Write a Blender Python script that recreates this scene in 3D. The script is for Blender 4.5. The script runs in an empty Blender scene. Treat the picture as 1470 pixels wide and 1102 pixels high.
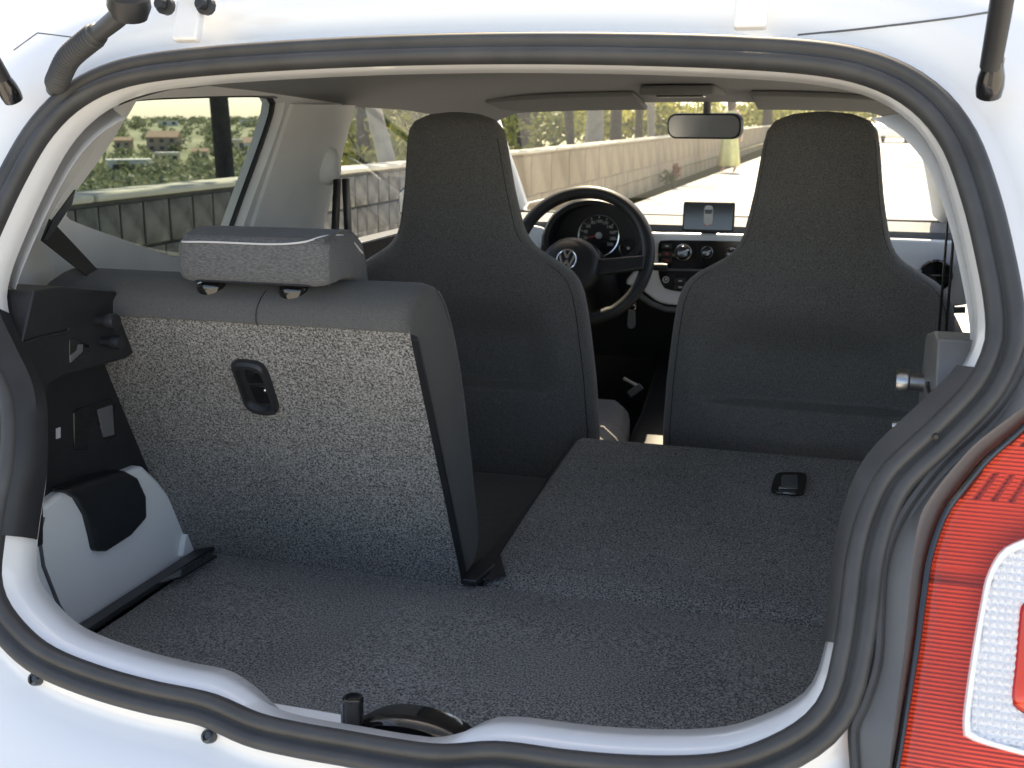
import bpy, bmesh, math, random
import numpy as np
from mathutils import Vector, Matrix, geometry
random.seed(7); rng = np.random.default_rng(7)
S = bpy.context.scene
R = math.radians

# ------------------------------------------------------------------ camera
# car frame: x right, y forward, z up; origin on the ground under the tailgate
F_PX, IW, IH = 1600.0, 1470.0, 1102.0
PITCH = math.atan((551 - 170) / F_PX)
YAW = math.atan((1240 - 735) / math.hypot(F_PX, 551 - 170))
CAM = np.array([.40, -.95, 1.22])
cam = bpy.data.cameras.new('camera'); cam.sensor_width = 36; cam.lens = F_PX / IW * 36
cam.clip_start = .02; cam.clip_end = 6000
co = bpy.data.objects.new('camera', cam); S.collection.objects.link(co)
co.location = CAM; co.rotation_euler = (math.pi/2 - PITCH, 0, YAW); S.camera = co
cam.dof.use_dof = True; cam.dof.focus_distance = 1.35; cam.dof.aperture_fstop = 15.0

# ------------------------------------------------------------------ world and sun
SUN_AZ, SUN_EL = R(-14), R(56)          # azimuth from +y towards +x
w = bpy.data.worlds.new('World'); S.world = w; w.use_nodes = True
nt = w.node_tree; bg = nt.nodes['Background']
sky = nt.nodes.new('ShaderNodeTexSky'); sky.sky_type = 'NISHITA'; sky.sun_disc = False
sky.sun_elevation = SUN_EL; sky.sun_rotation = SUN_AZ
sky.air_density = .65; sky.dust_density = 1.0; sky.ozone_density = 1.2
nt.links.new(sky.outputs[0], bg.inputs[0]); bg.inputs[1].default_value = .15
sl = bpy.data.lights.new('sun', 'SUN'); sl.energy = 3.6; sl.angle = R(.5); sl.color = (1, .94, .84)
so = bpy.data.objects.new('sun', sl); S.collection.objects.link(so)
sd = Vector((math.sin(SUN_AZ)*math.cos(SUN_EL), math.cos(SUN_AZ)*math.cos(SUN_EL), math.sin(SUN_EL)))
so.rotation_euler = (-sd).to_track_quat('-Z', 'Y').to_euler(); so.location = (0, 0, 30)
V = S.view_settings; V.view_transform = 'Standard'; V.look = 'None'; V.gamma = 1; V.exposure = 1.88
V.use_curve_mapping = False
V.use_white_balance = True; V.white_balance_temperature = 8700; V.white_balance_tint = 10   # camera balanced for open shade
S.cycles.use_denoising = True; S.cycles.max_bounces = 10; S.cycles.diffuse_bounces = 6
S.cycles.transparent_max_bounces = 24; S.cycles.sample_clamp_indirect = 6

# ------------------------------------------------------------------ helpers
FW = np.array([-math.sin(YAW)*math.cos(PITCH), math.cos(YAW)*math.cos(PITCH), -math.sin(PITCH)])
RT = np.array([math.cos(YAW), math.sin(YAW), 0.]); UP = np.cross(RT, FW)
def ray(x, y): return FW + RT*(x-735)/F_PX + UP*(551-y)/F_PX
def onp(x, y, p, n):
    d = ray(x, y); n = np.array(n, float); return CAM + d*(np.dot(n, np.array(p)-CAM)/np.dot(n, d))
def atX(x, y, v): return onp(x, y, (v, 0, 0), (1, 0, 0))
def atY(x, y, v): return onp(x, y, (0, v, 0), (0, 1, 0))
def atZ(x, y, v): return onp(x, y, (0, 0, v), (0, 0, 1))

def mobj(name, verts, faces, mat, parent=None, smooth=True, bevel=0, seg=2, solid=0, sub=0, loc=None, ang=40):
    me = bpy.data.meshes.new(name); me.from_pydata([tuple(map(float, v)) for v in verts], [], [tuple(f) for f in faces])
    bm = bmesh.new(); bm.from_mesh(me); bmesh.ops.remove_doubles(bm, verts=bm.verts, dist=1e-6)
    bmesh.ops.recalc_face_normals(bm, faces=bm.faces); bm.to_mesh(me); bm.free()
    me.update()
    o = bpy.data.objects.new(name, me); S.collection.objects.link(o)
    if mat: me.materials.append(M[mat] if isinstance(mat, str) else mat)
    if smooth:
        me.polygons.foreach_set('use_smooth', [True]*len(me.polygons)); me.set_sharp_from_angle(angle=R(ang))
    if parent: o.parent = parent
    if loc is not None: o.location = loc
    if solid:
        m = o.modifiers.new('solid', 'SOLIDIFY'); m.thickness = solid; m.offset = -1
    if bevel:
        m = o.modifiers.new('bevel', 'BEVEL'); m.width = bevel; m.segments = seg; m.limit_method = 'ANGLE'; m.angle_limit = R(35)
        me.polygons.foreach_set('use_smooth', [True]*len(me.polygons)); 
    if sub:
        m = o.modifiers.new('sub', 'SUBSURF'); m.levels = m.render_levels = sub
    return o
def tag(o, label=None, cat=None, group=None, kind=None):
    if label: o['label'] = label
    if cat: o['category'] = cat
    if group: o['group'] = group
    if kind: o['kind'] = kind
    return o
def empty(name, loc=(0, 0, 0), rz=0, parent=None):
    o = bpy.data.objects.new(name, None); S.collection.objects.link(o); o.location = loc; o.rotation_euler = (0, 0, rz)
    o.empty_display_size = .1
    if parent: o.parent = parent
    return o
def grid_faces(nu, nv, cu=False, cv=False):
    f = []
    for i in range(nu if cu else nu-1):
        for j in range(nv if cv else nv-1):
            i2, j2 = (i+1) % nu, (j+1) % nv
            f.append((i*nv+j, i2*nv+j, i2*nv+j2, i*nv+j2))
    return f
def loft(name, rings, mat, parent=None, closed=True, caps=True, loop=False, **k):
    n = len(rings[0]); vs = [p for r in rings for p in r]
    f = grid_faces(len(rings), n, cu=loop, cv=closed)
    if caps and closed and not loop: f += [tuple(range(n))[::-1], tuple((len(rings)-1)*n+i for i in range(n))]
    return mobj(name, vs, f, mat, parent, **k)
def prism(name, pts, vec, mat, parent=None, bevel=.003, seg=3, **k):
    n = len(pts); vec = np.array(vec, float); pts = [np.array(p, float) for p in pts]
    vs = pts + [p+vec for p in pts]
    f = [tuple(range(n)), tuple(range(2*n-1, n-1, -1))] + [(i, (i+1) % n, n+(i+1) % n, n+i) for i in range(n)]
    return mobj(name, vs, f, mat, parent, bevel=bevel, seg=seg, **k)
def box(name, c, s, mat, parent=None, bevel=.003, seg=3, rot=None, **k):
    hx, hy, hz = [a/2 for a in s]
    vs = [np.array((sx*hx, sy*hy, sz*hz)) for sx in (-1, 1) for sy in (-1, 1) for sz in (-1, 1)]
    if rot is not None:
        m = np.array(rot.to_matrix() if hasattr(rot, 'to_matrix') else rot); vs = [m @ v for v in vs]
    vs = [v+np.array(c) for v in vs]
    f = [(0, 1, 3, 2), (4, 6, 7, 5), (0, 4, 5, 1), (2, 3, 7, 6), (0, 2, 6, 4), (1, 5, 7, 3)]
    return mobj(name, vs, f, mat, parent, bevel=bevel, seg=seg, **k)
def frames(path, closed=False):
    path = [np.array(p, float) for p in path]; n = len(path); out = []; nrm = None
    for i in range(n):
        a, b = (path[i-1], path[(i+1) % n]) if closed else (path[max(i-1, 0)], path[min(i+1, n-1)])
        t = (b-a)/max(np.linalg.norm(b-a), 1e-9)
        if nrm is None:
            nrm = np.cross(t, (0, 0, 1)); 
            if np.linalg.norm(nrm) < 1e-3: nrm = np.cross(t, (0, 1, 0))
        nrm = nrm - t*np.dot(nrm, t); nrm /= np.linalg.norm(nrm); out.append((t, nrm, np.cross(t, nrm)))
    return path, out
def tube(name, path, r, mat, parent=None, n=12, closed=False, sy=1.0, **k):
    path, fr = frames(path, closed); rr = r if hasattr(r, '__len__') else [r]*len(path)
    rings = [[p + q*(math.cos(a)*n1 + sy*math.sin(a)*n2) for a in np.linspace(0, 2*math.pi, n, endpoint=False)] for p, q, (t, n1, n2) in zip(path, rr, fr)]
    return loft(name, rings, mat, parent, loop=closed, **k)
def lathe(name, c, axis, prof, mat, parent=None, n=24, **k):
    axis = np.array(axis, float); axis /= np.linalg.norm(axis)
    a1 = np.cross(axis, (0, 0, 1) if abs(axis[2]) < .9 else (0, 1, 0)); a1 /= np.linalg.norm(a1); a2 = np.cross(axis, a1)
    rings = [[np.array(c)+axis*h+r*(math.cos(t)*a1+math.sin(t)*a2) for t in np.linspace(0, 2*math.pi, n, endpoint=False)] for r, h in prof]
    return loft(name, rings, mat, parent, **k)
def smooth_path(pts, n, closed=False):
    pts = np.array(pts, float); m = len(pts)
    def P(i): return pts[i % m] if closed else pts[min(max(i, 0), m-1)]
    dense = []
    for i in range(m if closed else m-1):
        p0, p1, p2, p3 = P(i-1), P(i), P(i+1), P(i+2)
        for t in np.linspace(0, 1, 12, endpoint=False):
            dense.append(.5*(2*p1+(p2-p0)*t+(2*p0-5*p1+4*p2-p3)*t*t+(3*p1-p0-3*p2+p3)*t**3))
    if not closed: dense.append(pts[-1])
    dense = np.array(dense); d2 = np.vstack([dense, dense[:1]]) if closed else dense
    L = np.concatenate([[0], np.cumsum(np.linalg.norm(np.diff(d2, axis=0), axis=1))])
    s = np.linspace(0, L[-1], n, endpoint=not closed)
    return np.stack([np.interp(s, L, d2[:, k]) for k in range(pts.shape[1])], 1)
def holed(name, outer, holes, vec, mat, parent=None, bevel=0, **k):
    polys = [[Vector(p) for p in outer]] + [[Vector(p) for p in h] for h in holes]
    tris = geometry.tessellate_polygon(polys); flat = [np.array(p) for q in polys for p in q]; n = len(flat); vec = np.array(vec)
    vs = flat + [p+vec for p in flat]; f = [tuple(t) for t in tris] + [tuple(n+i for i in t[::-1]) for t in tris]
    o = 0
    for q in polys:
        m = len(q); f += [(o+i, o+(i+1) % m, n+o+(i+1) % m, n+o+i) for i in range(m)]; o += m
    return mobj(name, vs, f, mat, parent, bevel=bevel, **k)
def mirx(pts): return [np.array((-p[0], p[1], p[2])) for p in pts]
def rrect(c, w, h, r, ax, ay, n=5):
    c, ax, ay = np.array(c, float), np.array(ax, float), np.array(ay, float); out = []
    for cx, cy, a0 in ((1, 1, 0), (-1, 1, 90), (-1, -1, 180), (1, -1, 270)):
        for t in np.linspace(0, 90, n):
            a = R(a0+t); out.append(c + ax*(cx*(w/2-r)+r*math.cos(a)) + ay*(cy*(h/2-r)+r*math.sin(a)))
    return out
def sm(a, b, x): t = np.clip((x-a)/(b-a), 0, 1); return t*t*(3-2*t)

# ------------------------------------------------------------------ materials
M = {}
def mat(name, col, rough=.5, metal=0, coat=0, spec=.5, var=0, vscale=30, bump=0, bscale=400, bdist=.001, sheen=0):
    m = bpy.data.materials.new(name); m.use_nodes = True; N = m.node_tree.nodes; L = m.node_tree.links
    b = N['Principled BSDF']; b.inputs['Base Color'].default_value = (*col, 1); b.inputs['Roughness'].default_value = rough
    b.inputs['Metallic'].default_value = metal; b.inputs['Coat Weight'].default_value = coat; b.inputs['Coat Roughness'].default_value = .06
    b.inputs['Specular IOR Level'].default_value = spec; b.inputs['Sheen Weight'].default_value = sheen
    tc = N.new('ShaderNodeTexCoord')
    if var:
        nz = N.new('ShaderNodeTexNoise'); nz.inputs['Scale'].default_value = vscale; nz.inputs['Detail'].default_value = 5
        L.new(tc.outputs['Object'], nz.inputs['Vector'])
        mr = N.new('ShaderNodeMapRange'); mr.inputs[1].default_value = .25; mr.inputs[2].default_value = .75
        mr.inputs[3].default_value = 1-var; mr.inputs[4].default_value = 1+var; L.new(nz.outputs[0], mr.inputs[0])
        vm = N.new('ShaderNodeVectorMath'); vm.operation = 'SCALE'; vm.inputs[0].default_value = col; L.new(mr.outputs[0], vm.inputs['Scale'])
        L.new(vm.outputs[0], b.inputs['Base Color'])
    if bump:
        n2 = N.new('ShaderNodeTexNoise'); n2.inputs['Scale'].default_value = bscale; n2.inputs['Detail'].default_value = 3
        L.new(tc.outputs['Object'], n2.inputs['Vector'])
        bp = N.new('ShaderNodeBump'); bp.inputs['Strength'].default_value = bump; bp.inputs['Distance'].default_value = bdist
        L.new(n2.outputs[0], bp.inputs['Height']); L.new(bp.outputs[0], b.inputs['Normal'])
    M[name] = m; return m
mat('white_paint', (.80, .81, .82), .28, coat=.6, var=.015, vscale=4)
mat('white_inner', (.86, .855, .84), .38, coat=.2, var=.03, vscale=8)
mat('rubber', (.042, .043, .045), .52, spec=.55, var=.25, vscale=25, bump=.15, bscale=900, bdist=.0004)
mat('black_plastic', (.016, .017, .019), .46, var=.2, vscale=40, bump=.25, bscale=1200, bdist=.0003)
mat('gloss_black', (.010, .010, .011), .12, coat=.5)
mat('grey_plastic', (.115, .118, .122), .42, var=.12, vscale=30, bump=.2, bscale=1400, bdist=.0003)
mat('light_trim', (.80, .81, .82), .55, var=.05, vscale=12, bump=.2, bscale=1500, bdist=.0003)
mat('headliner', (.29, .295, .30), .9, var=.08, vscale=300, bump=.3, bscale=900, bdist=.0005)
mat('visor', (.20, .203, .205), .9, var=.06, vscale=200)
mat('chrome', (.75, .75, .76), .16, metal=1)
mat('steel', (.42, .42, .43), .3, metal=1, var=.1)
mat('grey_print', (.55, .55, .56), .5)
mat('red_print', (.6, .03, .02), .5)
mat('stitch', (.55, .55, .56), .8)
mat('dash_blue', (.84, .87, .90), .22, coat=.6, var=.02)
mat('dash_pad', (.11, .12, .13), .6, var=.1, vscale=60, bump=.25, bscale=900, bdist=.0004)
mat('webbing', (.012, .012, .013), .6, bump=.3, bscale=1500, bdist=.0003)
mat('lamp_chrome', (.90, .90, .90), .35, metal=.15)
mat('surround_grey', (.105, .107, .11), .38, var=.08, vscale=30, bump=.15, bscale=1400, bdist=.0003)
mat('bark_dark', (.050, .040, .032), .9, var=.4, vscale=14, bump=.8, bscale=30, bdist=.02)
mat('bark_pale', (.34, .29, .23), .9, var=.25, vscale=6, bump=.7, bscale=22, bdist=.02)
mat('coping', (.50, .47, .38), .85, var=.15, vscale=4, bump=.6, bscale=40, bdist=.006)
mat('mortar', (.14, .13, .11), .95, var=.3, vscale=9)
mat('plaster_white', (.72, .70, .64), .9, var=.08, vscale=.6)
mat('plaster_cream', (.62, .52, .38), .9, var=.08, vscale=.6)
mat('brick_orange', (.42, .30, .23), .9, var=.12, vscale=.6)
mat('roof_tile', (.36, .25, .18), .9, var=.2, vscale=1)
mat('window_dark', (.05, .06, .07), .2)
mat('skin', (.58, .36, .26), .55)
mat('hair', (.05, .03, .02), .6)
mat('yellow_cloth', (.60, .57, .26), .85, var=.1, vscale=12)
mat('kerb_stone', (.5, .49, .46), .85, var=.1, vscale=3)
mat('tyre', (.02, .02, .02), .8)
mat('wood_gate', (.10, .075, .06), .8, var=.35, vscale=5)

def fabric(name, dark, light, scale=520, bump=.5, streak=(1, 1, 1), lo=.38, hi=.62, rough=.95, wrinkle=.25):
    m = bpy.data.materials.new(name); m.use_nodes = True; N = m.node_tree.nodes; L = m.node_tree.links; b = N['Principled BSDF']
    b.inputs['Roughness'].default_value = rough; b.inputs['Specular IOR Level'].default_value = .15; b.inputs['Sheen Weight'].default_value = .12
    tc = N.new('ShaderNodeTexCoord'); mp = N.new('ShaderNodeMapping'); mp.inputs['Scale'].default_value = streak; L.new(tc.outputs['Object'], mp.inputs[0])
    n1 = N.new('ShaderNodeTexNoise'); n1.inputs['Scale'].default_value = scale; n1.inputs['Detail'].default_value = 2.5; n1.inputs['Roughness'].default_value = .65; L.new(mp.outputs[0], n1.inputs['Vector'])
    n2 = N.new('ShaderNodeTexNoise'); n2.inputs['Scale'].default_value = 7; n2.inputs['Detail'].default_value = 4; L.new(tc.outputs['Object'], n2.inputs['Vector'])
    ad = N.new('ShaderNodeMath'); ad.operation = 'MULTIPLY_ADD'; ad.inputs[1].default_value = .10; L.new(n2.outputs[0], ad.inputs[0]); L.new(n1.outputs[0], ad.inputs[2])
    cr = N.new('ShaderNodeValToRGB'); cr.color_ramp.elements[0].position = lo+.05; cr.color_ramp.elements[1].position = hi+.05
    cr.color_ramp.elements[0].color = (*dark, 1); cr.color_ramp.elements[1].color = (*light, 1)
    L.new(ad.outputs[0], cr.inputs[0]); L.new(cr.outputs[0], b.inputs['Base Color'])
    bp = N.new('ShaderNodeBump'); bp.inputs['Strength'].default_value = bump; bp.inputs['Distance'].default_value = .0015; L.new(n1.outputs[0], bp.inputs['Height'])
    n3 = N.new('ShaderNodeTexNoise'); n3.inputs['Scale'].default_value = 9; n3.inputs['Detail'].default_value = 3; n3.inputs['Distortion'].default_value = .6; L.new(tc.outputs['Object'], n3.inputs['Vector'])
    b2 = N.new('ShaderNodeBump'); b2.inputs['Strength'].default_value = wrinkle; b2.inputs['Distance'].default_value = .012; L.new(n3.outputs[0], b2.inputs['Height']); L.new(b2.outputs[0], bp.inputs['Normal'])
    L.new(bp.outputs[0], b.inputs['Normal'])
    M[name] = m
fabric('carpet', (.048, .047, .046), (.375, .365, .35), 410, wrinkle=.15, lo=.37, hi=.64)
fabric('seat_fabric', (.105, .104, .102), (.235, .233, .23), 620, .45, wrinkle=.45)
fabric('seat_fabric_light', (.085, .086, .088), (.14, .142, .145), 700, .35, streak=(.3, 1, 1))
fabric('roll_fabric', (.075, .074, .072), (.115, .114, .112), 900, .35)

def glass(name, tint, gloss=1.0):
    m = bpy.data.materials.new(name); m.use_nodes = True; N = m.node_tree.nodes; L = m.node_tree.links; N.remove(N['Principled BSDF'])
    t = N.new('ShaderNodeBsdfTransparent'); t.inputs[0].default_value = (*tint, 1)
    g = N.new('ShaderNodeBsdfGlossy'); g.inputs['Roughness'].default_value = .02; g.inputs[0].default_value = (gloss, gloss, gloss, 1)
    lw = N.new('ShaderNodeLayerWeight'); lw.inputs[0].default_value = .5
    pw = N.new('ShaderNodeMath'); pw.operation = 'POWER'; pw.inputs[1].default_value = 5; L.new(lw.outputs['Facing'], pw.inputs[0])
    fr = N.new('ShaderNodeMath'); fr.operation = 'MULTIPLY_ADD'; fr.inputs[1].default_value = .9; fr.inputs[2].default_value = .045; L.new(pw.outputs[0], fr.inputs[0])
    mx = N.new('ShaderNodeMixShader'); L.new(fr.outputs[0], mx.inputs[0]); L.new(t.outputs[0], mx.inputs[1]); L.new(g.outputs[0], mx.inputs[2])
    L.new(mx.outputs[0], N['Material Output'].inputs[0]); M[name] = m
glass('glass_clear', (.97, .98, .97)); glass('glass_tinted', (.31, .37, .375)); glass('glass_gate', (.45, .48, .47))
glass('lens_red', (.96, .28, .19)); glass('lens_clear', (.95, .95, .96))
def leaf_mat(name, a, b_):
    m = bpy.data.materials.new(name); m.use_nodes = True; N = m.node_tree.nodes; L = m.node_tree.links; b = N['Principled BSDF']
    gi = N.new('ShaderNodeNewGeometry'); cr = N.new('ShaderNodeValToRGB'); L.new(gi.outputs['Random Per Island'], cr.inputs[0])
    cr.color_ramp.elements[0].color = (*a, 1); cr.color_ramp.elements[1].color = (*b_, 1)
    L.new(cr.outputs[0], b.inputs['Base Color']); b.inputs['Roughness'].default_value = .6
    tr = N.new('ShaderNodeBsdfTranslucent'); L.new(cr.outputs[0], tr.inputs[0]); mx = N.new('ShaderNodeMixShader'); mx.inputs[0].default_value = .4
    L.new(b.outputs[0], mx.inputs[1]); L.new(tr.outputs[0], mx.inputs[2]); L.new(mx.outputs[0], N['Material Output'].inputs[0]); M[name] = m
leaf_mat('leaf_yellow', (.17, .19, .035), (.36, .34, .10)); leaf_mat('leaf_green', (.045, .07, .018), (.15, .17, .045))
leaf_mat('leaf_red', (.16, .06, .03), (.30, .12, .06)); leaf_mat('leaf_far', (.12, .15, .08), (.30, .31, .19))  # leaf_far has distance haze put into its colour as a paler green

def ground_mat(name, c1, c2, scale, bump=.3, bd=.01):
    m = bpy.data.materials.new(name); m.use_nodes = True; N = m.node_tree.nodes; L = m.node_tree.links; b = N['Principled BSDF']
    tc = N.new('ShaderNodeTexCoord'); n1 = N.new('ShaderNodeTexNoise'); n1.inputs['Scale'].default_value = scale; n1.inputs['Detail'].default_value = 8; L.new(tc.outputs['Object'], n1.inputs['Vector'])
    cr = N.new('ShaderNodeValToRGB'); cr.color_ramp.elements[0].position = .3; cr.color_ramp.elements[1].position = .7
    cr.color_ramp.elements[0].color = (*c1, 1); cr.color_ramp.elements[1].color = (*c2, 1); L.new(n1.outputs[0], cr.inputs[0]); L.new(cr.outputs[0], b.inputs['Base Color'])
    b.inputs['Roughness'].default_value = .9
    n2 = N.new('ShaderNodeTexNoise'); n2.inputs['Scale'].default_value = scale*40; n2.inputs['Detail'].default_value = 4; L.new(tc.outputs['Object'], n2.inputs['Vector'])
    bp = N.new('ShaderNodeBump'); bp.inputs['Strength'].default_value = bump; bp.inputs['Distance'].default_value = bd; L.new(n2.outputs[0], bp.inputs['Height']); L.new(bp.outputs[0], b.inputs['Normal']); M[name] = m
ground_mat('concrete', (.44, .43, .40), (.55, .535, .50), .5)
ground_mat('grass_slope', (.10, .11, .04), (.24, .22, .11), .3, .6, .05)
ground_mat('valley', (.16, .18, .09), (.34, .33, .2), .02, .2, 1)  # hillside colour paled to imitate haze over the distance
ground_mat('stone_grey', (.07, .066, .058), (.34, .32, .275), 7, .9, .02)
ground_mat('stone_tan', (.21, .16, .10), (.34, .27, .175), 2.2, .8, .015)

# ================================================================== GROUND
def sheet(name, pts, mat_, kind='structure'):
    return tag(mobj(name, pts, [tuple(range(len(pts)))], mat_, smooth=False), kind=kind)
sheet('road', [(-2.75, -80, 0), (60, -80, 0), (60, 400, 0), (-2.75, 400, 0)], 'concrete')

# ================================================================== CAR
car = empty('car', (0, 0, 0)); tag(car, 'small white hatchback seen into its open boot with one rear seat folded', 'car')

# --- tailgate opening: lies in the plane y = -.115 + .5 (z - .75)
half = [(0, 1.2765), (.10, 1.2755), (.20, 1.2725), (.285, 1.2682), (.350, 1.2625), (.391, 1.2545), (.422, 1.242), (.446, 1.225), (.463, 1.205), (.475, 1.183),
        (.488, 1.148), (.497, 1.117), (.507, 1.075), (.510, 1.046), (.506, 1.028), (.495, 1.006), (.467, .974), (.434, .939), (.419, .906), (.412, .873),
        (.410, .839), (.407, .805), (.400, .772), (.381, .749), (.345, .728), (.31, .717), (.255, .709), (.20, .705), (.14, .703), (.09, .694), (.045, .692), (0, .692)]
loop2 = half + [(-x, z) for x, z in half[-2:0:-1]]
NR = 240
ring2 = smooth_path(loop2, NR, closed=True)               # clockwise seen from the rear
def ap_y(z): return -.115 + .5*(z-.75)
ring3 = np.array([(x, ap_y(z), z) for x, z in ring2])
pn = np.array([0, -1, .5]); pn /= np.linalg.norm(pn)       # towards the rear
tang = np.roll(ring3, -1, 0) - np.roll(ring3, 1, 0)
for _ in range(3): tang = (np.roll(tang, 1, 0) + tang*2 + np.roll(tang, -1, 0))/4
tang /= np.linalg.norm(tang, axis=1)[:, None]
outw = np.cross(tang, pn); outw *= np.sign(np.sum(outw*(ring3-np.array([0, .02, 1.0])), 1).mean())
def off(u, v): return ring3 + outw*(np.asarray(u)[..., None] if np.ndim(u) else u) + pn*(np.asarray(v)[..., None] if np.ndim(v) else v)
rx, rz = ring2[:, 0], ring2[:, 1]
# rubber seal: double bulb with a groove
prof = [(-.001, -.006), (-.002, .002), (.000, .0075), (.0035, .0105), (.008, .0108), (.0112, .0080), (.0128, .0048), (.0146, .0052), (.0168, .0085), (.0205, .0105), (.0252, .0098), (.0285, .005), (.029, -.002), (.027, -.008)]
loft('tailgate_seal', np.array([off(u, v) for u, v in prof]).transpose(1, 0, 2), 'rubber', car, closed=True, loop=True, caps=False, ang=60)['label'] = 'black rubber seal running round the boot opening'
# white aperture flange and rear bodywork
low_side = sm(.34, .40, np.abs(rx))*sm(.92, .84, rz)
dip = np.where(rx < 0, sm(.165, .05, -rx), sm(.125, .065, rx))*(rz < .8)
bottom = sm(.78, .72, rz)
far = []
for x, z in ring2:
    dx, dz = x, z-.90; k = ((abs(dx)/.82)**7 + (abs(dz)/.51)**7)**(-1/7); far.append((dx*k, dz*k+.90))
far = np.array(far); far3 = np.array([(x, ap_y(z)+.02+.10*(abs(x)/.82)**3, z) for x, z in far])
lower = sm(.80, .66, rz)
uD = -.007+.013*outw[:, 2]/.9; vD = -.036-.012*bottom-.010*low_side
rings = [off(.12, -.10), off(uD+.045, vD-.012), off(uD+.006, vD-.006), off(uD, vD), off(uD*.6-.001, vD*.45), off(.0005, -.002),
         off(.028, -.004), off(.034, -.010), off(.047, -.012), off(.058, -.003)]
for k_, a_ in ((0, .04), (1, .045), (2, .042), (3, .038), (4, .010)): rings[k_][:, 2] -= a_*dip
base = off(.064, .002)
for wgt, push in ((.12, .004), (.35, .006), (.6, .0), (.85, -.01), (1, -.03)):
    q = base*(1-wgt)+far3*wgt; q = q + pn*push; q[:, 1] -= lower*.16*min(wgt*1.6, 1); rings.append(q)
q = far3*np.array([1.02, 1, 1]); q[:, 1] += .18; rings.append(q)
q2_ = q.copy(); q2_[:, 1] += .25; rings.append(q2_)
for k_ in range(8, len(rings)):
    q = rings[k_]; wg = sm(.425, .455, q[:, 0])*sm(1.05, .99, q[:, 2])*sm(.52, .58, q[:, 2]); rings[k_] = q - pn*(.045*wg)[:, None]
bodyw = loft('rear_bodywork', rings, 'white_paint', car, loop=False, caps=False, solid=.0, ang=70); bodyw['label'] = 'glossy white bodywork framing the boot opening'

from mathutils.bvhtree import BVHTree
_bv = BVHTree.FromPolygons([v.co for v in bodyw.data.vertices], [tuple(p.vertices) for p in bodyw.data.polygons])
def on_body(px, py):
    r = Vector(ray(px, py)).normalized(); h, n_, i_, d_ = _bv.ray_cast(Vector(CAM), r)
    if h is None: return np.array(onp(px, py, ring3[0], pn)), pn
    n_ = n_ if n_.dot(r) < 0 else -n_
    return np.array(h), np.array(n_)
# outer roof skin and lower body sides
rr = []
for y, zc in ((.22, 1.345), (.6, 1.375), (1.1, 1.385), (1.5, 1.37), (1.80, 1.315)):
    rr.append([(x, y + (.06*(1-(x/.62)**2) if y > 1.7 else 0), zc - .07*abs(x/.62)**2.6) for x in np.linspace(-.62, .62, 25)])
loft('roof_panel', rr, 'white_paint', car, closed=False, caps=False, solid=.006)
for s in (-1, 1):
    pr = [(.75, .30), (.79, .45), (.80, .70), (.785, .86), (.74, .93), (.68, .945)]
    loft('side_panel', [[(s*x*(1 if y < 2 else 1-.03*(y-2)), y, z) for x, z in pr] for y in np.linspace(.30, 2.9, 10)], 'white_paint', car, closed=False, caps=False, solid=.004)
    # roof rail between the roof skin and the windows
    tube('roof_rail', [(s*.60, .22, 1.275), (s*.605, .6, 1.302), (s*.60, 1.1, 1.312), (s*.58, 1.5, 1.30), (s*.535, 1.82, 1.262), (s*.62, 2.3, 1.06), (s*.68, 2.62, .93)], .036, 'white_paint', car, n=10)

# open tailgate overhead, on its hinges
gate = empty('tailgate', parent=car)
def gp(u, v, d=0):                                          # u across, v along the gate from hinge (0) to lower edge (1)
    a = np.array([0, .10, 1.42]); b = np.array([0, -.50, 1.92]); p = a+(b-a)*v; nn = np.array([0, -.640, -.768]); return p+np.array([u, 0, 0])+nn*(d-.06*math.sin(math.pi*min(max(v, 0), 1)))
def grect(hw0, hw1, v0, v1, d, n=8):
    o = []
    for t in np.linspace(0, 1, n): o.append(gp(-hw0+(hw0*2)*t, v0, d))
    for t in np.linspace(0, 1, n)[1:]: o.append(gp(hw0+(hw1-hw0)*t, v0+(v1-v0)*t, d))
    for t in np.linspace(0, 1, n)[1:]: o.append(gp(hw1-2*hw1*t, v1, d))
    for t in np.linspace(0, 1, n)[1:-1]: o.append(gp(-hw1+(hw1-hw0)*t, v1+(v0-v1)*t, d))
    return o
ro, ri = grect(.45, .50, 0, 1, 0), grect(.37, .40, .10, .66, .012)
loft('gate_frame', [grect(.45, .50, 0, 1, -.012), ro, ri, grect(.38, .41, .09, .67, -.012)], 'white_inner', gate, caps=False, ang=30)
mobj('gate_glass', grect(.46, .51, -.01, 1.01, -.016), [tuple(range(28))], 'glass_gate', gate, smooth=False)
for s in (-1, 1):
    hx = .295*s
    hg = box('hinge', (hx, .145, 1.335), (.030, .012, .075), 'white_paint', car, bevel=.003, rot=Matrix.Rotation(R(-20), 3, 'X'))
    box('hinge_arm', (hx, .120, 1.385), (.024, .02, .08), 'white_paint', hg, bevel=.003, rot=Matrix.Rotation(R(25), 3, 'X'))
    st = tube('gas_strut', [(s*.498, .088, 1.262), (s*.4985, .062, 1.30), (s*.492, -.22, 1.60)], [.0088, .0092, .0092], 'black_plastic', car, n=14)
    lathe('ball_socket', (s*.500, .102, 1.243), (-s*.01, -.5, .78), [(.004, -.006), (.0105, -.004), (.0115, .004), (.0108, .014), (.0085, .024), (.0088, .030)], 'gloss_black', st, n=16)
for px in (236, 294):
    lathe('gate_bolt', atY(px, 7, .14), (0, -1, .1), [(.010, -.006), (.010, .002), (.0065, .003), (.0065, .010), (.005, .012), (.001, .0122)], 'black_plastic', car, n=12)
pb = smooth_path([atY(78, 128, .13), atY(84, 112, .105), atY(98, 84, .085), atY(122, 62, .07), atY(148, 42, .055), atY(172, 22, .04), atY(186, 4, .035), atY(192, -30, .04)], 400)
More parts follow.
